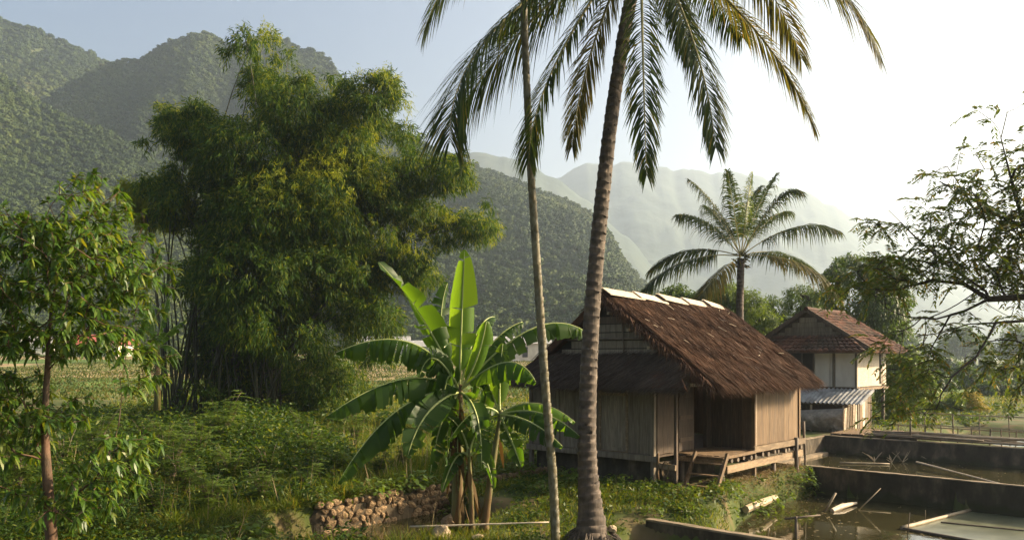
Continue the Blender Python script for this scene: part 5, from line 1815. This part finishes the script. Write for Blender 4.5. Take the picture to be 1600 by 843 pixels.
# one far tree, copied along the edges of the fields
rg = np.random.default_rng(90)
ft = thing("field_tree", "small distant tree in the row along the far edge of the fields", "tree", (0, 0, 0), 0, "trees along the fields")
g = Geo()
n = 1500
d = rg.normal(size=(n, 3))
d /= np.linalg.norm(d, axis=1, keepdims=True)
cs = np.array([[0, 0, 4.2], [1.4, .3, 3.3], [-1.3, -.2, 3.2], [.2, 1.2, 3.4], [-.3, -1.2, 3.0], [.5, 0, 5.2]])
pk = rg.integers(0, 6, n)
p = cs[pk] + d * 1.25 * rg.uniform(.7, 1.05, (n, 1))
g.leaves(p, d * .5 + rg.normal(0, .6, (n, 3)), d, rg.uniform(.4, .7, n), rg.uniform(.25, .4, n), .2, simple=True)
obj("crown", g, M_farleaf, ft)
g = Geo()
g.tube([(0, 0, -.5), (.1, 0, 1.5), (0, .1, 4)], [.22, .17, .06], 6)
obj("trunk", g, M_bark_dark, ft)
tree_spots = []
for i in range(44):
    px = R.uniform(-20, 900)
    Y = R.uniform(210, 250)
    tree_spots.append((px, Y, R.uniform(.8, 1.7)))
for i in range(18):
    tree_spots.append((R.uniform(1390, 1680), R.uniform(190, 330), R.uniform(1.0, 1.8)))
for i, (px, Y, s_) in enumerate(tree_spots):
    X = (px - CX) / F * Y
    loc = (X, Y, float(gh(X, Y)) - .3)
    if i == 0:
        ft.location = loc
        ft.scale = (s_,) * 3
    else:
        r_ = dup(ft, loc, R.uniform(0, 6.28), s_)
        if px < 300:
            r_["label"] = "small distant tree at the field's far edge behind the left tree"
            r_["group"] = "field trees behind the left tree"
        elif 620 < px < 1000:
            r_["label"] = "small distant tree at the hill's foot behind the banana and hut"
            r_["group"] = "field trees behind the banana"
        if px > 1000:
            r_["label"] = "hazy distant tree in the valley behind the overhanging branches"
            r_["group"] = "trees far off in the valley"

# distant houses at the far edge of the left fields
def far_house(label, px, Y, w, d_, h_, rise, wall_m, roof_m, rot=0.0):
    X = (px - CX) / F * Y
    t = thing("farmhouse", label, "house", (X, Y, float(gh(X, Y)) - .2), rot)
    g = Geo()
    g.box((-w / 2, -d_ / 2, 0), (w / 2, d_ / 2, h_))
    obj("wall", g, wall_m, t)
    g = Geo()
    o_ = .6
    g.add([(-w / 2 - o_, -d_ / 2 - o_, h_ - .2), (w / 2 + o_, -d_ / 2 - o_, h_ - .2), (w / 2 + o_, d_ / 2 + o_, h_ - .2), (-w / 2 - o_, d_ / 2 + o_, h_ - .2), (-w / 2 - o_, 0, h_ + rise), (w / 2 + o_, 0, h_ + rise)], [[0, 1, 5, 4], [2, 3, 4, 5], [3, 2, 1, 0]], [[0, 4, 3], [1, 2, 5]])
    obj("roof", g, roof_m, t)
    for k in range(max(2, int(w / 3))):
        x0 = -w / 2 + (k + .5) * w / max(2, int(w / 3)) - .5
        g = Geo()
        g.box((x0, -d_ / 2 - .06, .9), (x0 + 1.0, -d_ / 2 - .004, h_ - .8))
        obj("window", g, M_dark, t)
    return t
M_redroof = noise_mat("red_roof", [(.3, (.30, .06, .05)), (.7, (.42, .12, .09))], .8, .8, 0)
far_house("small farmhouse with faded red roof seen through the left tree", 146, 190, 7, 5, 3, 2.2, M_plaster, M_redroof, .2)
far_house("small farmhouse with dark red roof near the bamboo's left side", 182, 186, 6, 5, 3, 2.2, M_plaster, M_redroof, -.4)
far_house("pale low farm building behind the bamboo's lower right edge", 600, 185, 11, 6, 3, 1.8, M_plaster, M_fibro, .1)
far_house("long white farm building just left of the upright banana leaf", 655, 180, 9, 6, 2.6, 1.2, M_plaster, M_fibro, .0)
far_house("white farm building with grey roof between banana and slender palm", 805, 150, 12, 6, 3.6, 1.2, M_plaster, M_fibro, .1)
far_house("small grey roofed shed left of the red roofed farmhouses", 60, 200, 8, 5, 3, 2, M_plaster, M_fibro, .3)
# ------------------------------------------------------------------ undergrowth
def in_water(x, y):
    a, n = an(x, y)
    pond = (n > shore(a) + .1) & (a > -2.9)
    sd = (x - WALL0[0]) * LX + (y - WALL0[1]) * LY
    dd = (x - WALL0[0]) * NX + (y - WALL0[1]) * NY
    ditch = (dd > .1) & (dd < 2.8) & (sd < 3.4) & (sd > -6) & (gh(x, y) < DZ + .04)
    hutf = (a > -.1) & (a < 5.5) & (n > -4.0) & (n < 1.3)
    pond2 = (a > 5.5) & (a < 14.6) & (n > -1.7)
    wall = (np.abs(dd - .22) < .14) & (sd > -1.2) & (sd < 6.4)
    lowp = (a > -9) & (a < -2.75) & (n > 1.55)
    return pond, ditch, hutf, pond2, wall, lowp
def scatter(n, x0, x1, y0, y1, rg, margin=60):
    x, y = rg.uniform(x0, x1, n), rg.uniform(y0, y1, n)
    px = CX + F * x / y
    keep = (px > -margin) & (px < 1600 + margin)
    return x[keep], y[keep]
# grass: blades everywhere, longer on the dike and by the banks
rg = np.random.default_rng(101)
M_stubble = leaf_mat("stubble", (.03, .06, .01), (.08, .095, .022), .35, (1.6, 1.4, .5), .7, .1, (.15, .12, .05))
xs_, ys_ = [], []
for n, (x0, x1, y0, y1) in ((60000, (-11, 5.5, 11.5, 20)), (52000, (-17, 4, 18, 32)), (30000, (-24, 4, 30, 58)), (9000, (3, 9.5, 15.2, 24)), (26000, (-1.5, 5, 13.5, 19.5)), (16000, (-9, 1, 22, 40)), (26000, (13, 40, 30, 66))):
    a_, b_ = scatter(n, x0, x1, y0, y1, rg)
    xs_.append(a_)
    ys_.append(b_)
x, y = np.concatenate(xs_), np.concatenate(ys_)
pond, ditch, hutf, pond2, wall, lowp = in_water(x, y)
ok = ~(pond | ditch | hutf | pond2 | wall | lowp)
a, n_ = an(x, y)
bare = (fbm(x * .8, y * .8, 61, 3) > .60) & (y < 20) & (x > -1)
ok &= ~bare
dens = fbm(x * .5, y * .5, 44, 3)
ok &= rg.uniform(size=len(x)) < np.clip((dens - .22) * 2.6, .3, 1)
ok &= ~((gh(x, y) < -.27) & (a > 15))
x, y = x[ok], y[ok]
n = len(x)
left_ = smooth((-x + 0) / 3)
hgt = (.10 + .28 * fbm(x * .6 + 9, y * .6, 45, 3) * (0.35 + left_)) * rg.uniform(.5, 1.5, n) * (1 + np.clip(y - 20, 0, 40) * .015)
p = np.stack([x, y, gh(x, y) - .02], -1)
d = np.stack([rg.normal(0, .38, n), rg.normal(0, .38, n), np.ones(n)], -1)
g = Geo()
g.leaves(p, d, rg.normal(size=(n, 3)), hgt * 1.15, np.maximum(.010, .0009 * y) * rg.uniform(.7, 1.4, n), rg.uniform(.05, .5, n), simple=True)
# long grass hanging over the dike and round the foot of the wall
m = 26000
s_, d_ = rg.uniform(-9, 6.2, m), rg.normal(.15, .55, m)
q = np.array([WALL0[0], WALL0[1]]) + s_[:, None] * np.array([LX, LY]) + d_[:, None] * np.array([NX, NY])
zz = gh(q[:, 0], q[:, 1])
kp = (zz > DZ - .02) & ~((s_ > -1.0) & (d_ > .06) & (d_ < .34)) & ~((s_ > 0) & (rg.uniform(size=m) < .25))
q, zz, s_ = q[kp], zz[kp], s_[kp]
m = len(q)
lean = rg.normal(0, .5, (m, 2)) + np.array([[.25, -.25]])
g.leaves(np.concatenate([q, zz[:, None] - .03], 1), np.concatenate([lean, np.ones((m, 1))], 1), rg.normal(size=(m, 3)), rg.uniform(.14, .42, m), rg.uniform(.010, .018, m), rg.uniform(.2, .9, m))
# tall tufts in the left foreground
tx, ty = scatter(330, -10, -1.8, 11.6, 24, rg)
tz_ = gh(tx, ty)
kp = tz_ > DZ + .05
tx, ty = tx[kp], ty[kp]
per_ = 34
q = np.stack([np.repeat(tx, per_), np.repeat(ty, per_)], -1) + rg.normal(0, .07, (len(tx) * per_, 2))
m = len(q)
lean = rg.normal(0, .32, (m, 2))
g.leaves(np.concatenate([q, gh(q[:, 0], q[:, 1])[:, None] - .03], 1), np.concatenate([lean, np.ones((m, 1))], 1), rg.normal(size=(m, 3)), rg.uniform(.35, .85, m) * np.repeat(rg.uniform(.5, 1.15, len(tx)), per_), rg.uniform(.012, .02, m), rg.uniform(.1, .8, m))
stuff("grass", g, M_grass, "green grass covering the dike, banks and field edges", "grass")
# stubble and young crops on the fields
rg = np.random.default_rng(111)
x, y = scatter(90000, -75, 22, 56, 175, rg)
keep = (CX + F * x / y < 1000) & (rg.uniform(size=len(x)) < np.clip(70 / y, 0, 1))
x, y = x[keep], y[keep]
n = len(x)
p = np.stack([x, y, gh(x, y) - .02], -1)
g = Geo()
g.leaves(p, np.stack([rg.normal(0, .4, n), rg.normal(0, .4, n), np.ones(n)], -1), rg.normal(size=(n, 3)), rg.uniform(.12, .42, n) * (.6 + .8 * fbm(x * .08, y * .08, 70, 3)), rg.uniform(.08, .22, n), .2, simple=True)
stuff("field_stubble", g, M_stubble, "straw and green stubble on the flat fields behind the bamboo", "crop")
# leafy weeds: low thick mass left of the wall and round the bank
rg = np.random.default_rng(102)
xs_, ys_ = [], []
for n, (x0, x1, y0, y1) in ((4200, (-10, -2.5, 11.5, 18)), (7000, (-16, 1.0, 17, 31)), (3200, (-22, 0, 30, 46)), (1200, (-1.5, 3.6, 14.3, 19.6)), (900, (3.2, 9, 16, 24)), (1400, (14, 30, 34, 60))):
    a_, b_ = scatter(n, x0, x1, y0, y1, rg)
    xs_.append(a_)
    ys_.append(b_)
x, y = np.concatenate(xs_), np.concatenate(ys_)
pond, ditch, hutf, pond2, wall, lowp = in_water(x, y)
a, n_ = an(x, y)
ok = ~(pond | ditch | hutf | pond2 | wall | lowp)
nz = fbm(x * .33, y * .33, 66, 3)
ok &= np.where(x > -.24 * y, (nz > .56) & (y < 40), nz > .40) | ((x > 0) & (rg.uniform(size=len(x)) < .35))
x, y, nz = x[ok], y[ok], nz[ok]
tall = np.where(x < -.5, .25 + 2.6 * np.clip(nz - .38, 0, .4) * (.45 + .55 * smooth((y - 16.5) / 3)), .16) * rg.uniform(.5, 1.2, len(x))
per = 16
m = len(x)
base = np.stack([x, y, gh(x, y)], -1)
t = rg.uniform(.15, 1, (m, per, 1))
pp = base[:, None] + np.array([0, 0, 1.0]) * t * tall[:, None, None] + rg.normal(0, .10, (m, per, 3)) * (.5 + t) * np.array([1, 1, .4])
dd = rg.normal(size=(m, per, 3)) * np.array([1, 1, .35])
sz = np.maximum(.06, .0042 * y)[:, None] * rg.uniform(.7, 1.6, (m, per))
g = Geo()
g.leaves(pp.reshape(-1, 3), dd.reshape(-1, 3), rg.normal(0, .5, (m * per, 3)) + np.array([0, 0, 1.0]), sz.ravel() * 1.2, sz.ravel() * .55, .3, simple=True)
stuff("weeds", g, M_weed, "leafy green weeds growing thick below the bamboo", "weeds")
# dry stalks standing in the weeds, dead grass on the bank under the hut
g = Geo()
rg = np.random.default_rng(103)
a_, n_ = rg.uniform(1.0, 5.5, 3200), rg.uniform(.6, 1.75, 3200)
p = np.array([OX, OY]) + a_[:, None] * np.array([LX, LY]) + n_[:, None] * np.array([NX, NY])
p = np.concatenate([p, gh(p[:, 0], p[:, 1])[:, None]], 1)
g.leaves(p, np.stack([NX * .5 + rg.normal(0, .4, 3200), NY * .5 + rg.normal(0, .4, 3200), rg.uniform(.3, 1, 3200)], -1), rg.normal(size=(3200, 3)), rg.uniform(.1, .3, 3200), rg.uniform(.008, .018, 3200), .5, simple=True)
x, y = scatter(420, -13, -1.5, 13, 28, rg)
pond, ditch, hutf, pond2, wall, lowp = in_water(x, y)
ok = ~(ditch | wall | pond | lowp)
x, y = x[ok], y[ok]
n = len(x)
p = np.stack([x, y, gh(x, y)], -1)
g.leaves(p, np.stack([rg.normal(0, .18, n), rg.normal(0, .18, n), np.ones(n)], -1), rg.normal(size=(n, 3)), rg.uniform(.35, 1.1, n), rg.uniform(.012, .022, n), .05, simple=True)
stuff("dry_stalks", g, M_dry, "thin dry stalks standing among the green weeds", "stalks")

# feathery shrubs, each a plant of its own
def feather_shrub(seed, h_=1.5, nb=13):
    rg = np.random.default_rng(seed)
    t = thing("feathery_shrub", "feathery green shrub in the undergrowth below the bamboo clump", "shrub", (0, 0, 0), 0, "feathery shrubs below the bamboo")
    gs, gl = Geo(), Geo()
    for i in range(nb):
        a = rg.uniform(0, 6.28)
        ln = rg.uniform(.6, 1.0) * h_
        top = np.array([math.cos(a) * ln * .35, math.sin(a) * ln * .35, ln])
        c = bez(np.zeros(3), np.array([top[0] * .3, top[1] * .3, ln * .7]), top, 10)
        gs.tube(c, np.linspace(.014, .004, 10), 4)
        for q in range(9):
            k = 3 + int(rg.uniform(0, 6.9))
            b = rg.uniform(0, 6.28)
            d = np.array([math.cos(b), math.sin(b), rg.uniform(.1, .5)])
            d /= np.linalg.norm(d)
            L = rg.uniform(.25, .45)
            n = 9
            s_ = np.repeat(np.linspace(.2, 1, n), 2)
            sg = np.tile([-1, 1], n)
            sd = np.cross(d, [0, 0, 1.0])
            pp = c[k] + d * (s_ * L)[:, None] - np.array([0, 0, 1]) * (s_ ** 2 * L * .35)[:, None]
            gl.leaves(pp, sd * sg[:, None] + d * .3, np.array([[0, 0, 1.0]]) + rg.normal(0, .2, (2 * n, 3)), .13 * (1.15 - s_ * .6), .035, .2, simple=True)
    obj("stem", gs, M_pole_dark, t)
    obj("foliage", gl, M_brightleaf if seed % 2 else M_weed, t)
    return t
sh = [feather_shrub(301), feather_shrub(302, 1.2, 10)]
spots = [(345, 690, 24, 1.35), (385, 700, 23, 1.1), (310, 720, 21, 1.0), (440, 690, 24, .9), (480, 715, 21, .9), (520, 695, 23, .8), (270, 740, 19, .9), (420, 740, 19.5, .8), (555, 670, 26, .8), (600, 690, 24, .7), (470, 660, 29, .8), (230, 680, 24, 1.0), (260, 700, 22, 1.0), (200, 740, 19, .9), (530, 735, 19.5, .6), (590, 730, 19.8, .6), (360, 745, 18.8, .7), (630, 700, 22, .6), (150, 700, 22, 1.1), (100, 720, 20, 1.0), (30, 740, 18, 1.0), (10, 690, 22, 1.1), (330, 790, 16.2, .8), (250, 800, 15.4, .9), (410, 775, 16.8, .7), (170, 810, 14.8, .9), (480, 765, 17.5, .6), (290, 765, 17.4, .9)]
for i, (px, py, Y, s_) in enumerate(spots):
    X = (px - CX) / F * Y
    loc = (X, Y, float(gh(X, Y)))
    if i < 2:
        sh[i].location = loc
        sh[i].scale = (s_,) * 3
    else:
        r_ = dup(sh[i % 2], loc, R.uniform(0, 6.28), s_)
        if px < 280:
            r_["label"] = "feathery green shrub growing round the left tree's trunk"
            r_["group"] = "feathery shrubs round the left tree"
        elif px > 500:
            r_["label"] = "feathery green shrub left of the banana plants, behind the dike"
            r_["group"] = "feathery shrubs behind the dike"
        elif py > 750:
            r_["label"] = "low feathery shrub on the grassy dike at the bottom left"
            r_["group"] = "feathery shrubs on the dike"
# broad-leaved weeds on the hut's bank
def bank_weed(seed):
    rg = np.random.default_rng(seed)
    t = thing("bank_weed", "clump of sunlit broad-leaved weeds on the bank below the hut", "weed", (0, 0, 0), 0, "weeds on the bank below the hut")
    g = Geo()
    n = 130
    a = rg.uniform(0, 6.28, n)
    rr = rg.uniform(0, 1, n) ** .5 * .38
    p = np.stack([np.cos(a) * rr, np.sin(a) * rr, rg.uniform(.03, .34, n) * (1.1 - rr)], -1)
    g.leaves(p, np.stack([np.cos(a), np.sin(a), rg.uniform(-.1, .5, n)], -1) + rg.normal(0, .4, (n, 3)), np.array([[0, 0, 1.0]]) + rg.normal(0, .35, (n, 3)), rg.uniform(.07, .14, n), rg.uniform(.05, .085, n), .3)
    obj("foliage", g, M_brightleaf, t)
    g = Geo()
    for q in range(14):
        g.tube([(0, 0, -.05), p[q] * [.6, .6, .8], p[q]], .005, 4)
    obj("stem", g, M_rachis, t)
    return t
bw = [bank_weed(401), bank_weed(402)]
sp_ = [(5.0, 1.55, 1.0), (4.5, 1.5, .8), (5.3, 1.45, .7), (3.6, 1.6, .8), (2.6, 1.6, .9), (2.0, 1.7, 1.0), (1.4, 1.7, .9), (.8, 1.6, .9), (.9, 1.2, .7), (-.1, 1.9, .9), (-.6, 2.2, .8), (-1.3, 2.6, .8), (-1.6, 1.9, .7), (-.7, 1.2, .8), (-.9, .2, .7), (-.7, -.6, .8), (-1.4, -1.1, .9), (-1.0, -1.8, .9), (-2.0, -.3, .7), (-1.6, .9, .6), (-2.3, 1.4, .7), (-2.6, -1.2, .8), (-3.2, -.6, .6)]
for i, (a, n_, s_) in enumerate(sp_):
    q = world_an(a, n_)
    loc = (q[0], q[1], float(gh(q[0], q[1])))
    if i < 2:
        bw[i].location = loc
        bw[i].scale = (s_,) * 3
    else:
        dup(bw[i % 2], loc, R.uniform(0, 6.28), s_ * R.uniform(.8, 1.2))
for i, (s0, d0, s_) in enumerate(((-.6, .0, .9), (.3, -.05, .7), (1.1, .05, .8), (2.0, .0, 1.0), (2.9, .05, .7), (3.7, .0, .9), (4.5, -.05, .8), (.9, .55, .6), (2.5, .5, .8), (-1.1, .3, 1.0), (3.3, .45, .8), (5.2, .1, .9), (-1.5, .35, 1.2), (-1.9, .7, 1.3), (-2.3, .3, 1.2), (-1.2, .75, 1.0), (.5, .05, 1.1), (1.6, .08, 1.2), (-2.8, .6, 1.3))):
    q = wall_pt(s0, d0, 0)
    dup(bw[i % 2], (q[0], q[1], float(gh(q[0], q[1])) if d0 > .2 else .17), R.uniform(0, 6.28), s_, "leafy weed clump growing on the rubble wall by the ditch")["group"] = "weeds on the rubble wall"
# ------------------------------------------------------------------ haze over the valley
g = Geo()
g.box((-3600, -900, -4), (3600, 4000, 408))
o = link("haze", g.mesh("haze"))
tag(o, "pale sunlit haze filling the whole valley", "haze", None, "stuff")
m = bpy.data.materials.new("haze_air")
m.use_nodes = True
m.node_tree.nodes.clear()
vo = m.node_tree.nodes.new("ShaderNodeVolumePrincipled")
vo.inputs["Color"].default_value = (.70, .84, 1.0, 1)
vo.inputs["Density"].default_value = HAZE_DENSITY
vo.inputs["Anisotropy"].default_value = HAZE_G
mo = m.node_tree.nodes.new("ShaderNodeOutputMaterial")
m.node_tree.links.new(vo.outputs[0], mo.inputs["Volume"])
try:
    m.cycles.homogeneous_volume = True
except Exception:
    pass
o.data.materials.append(m)
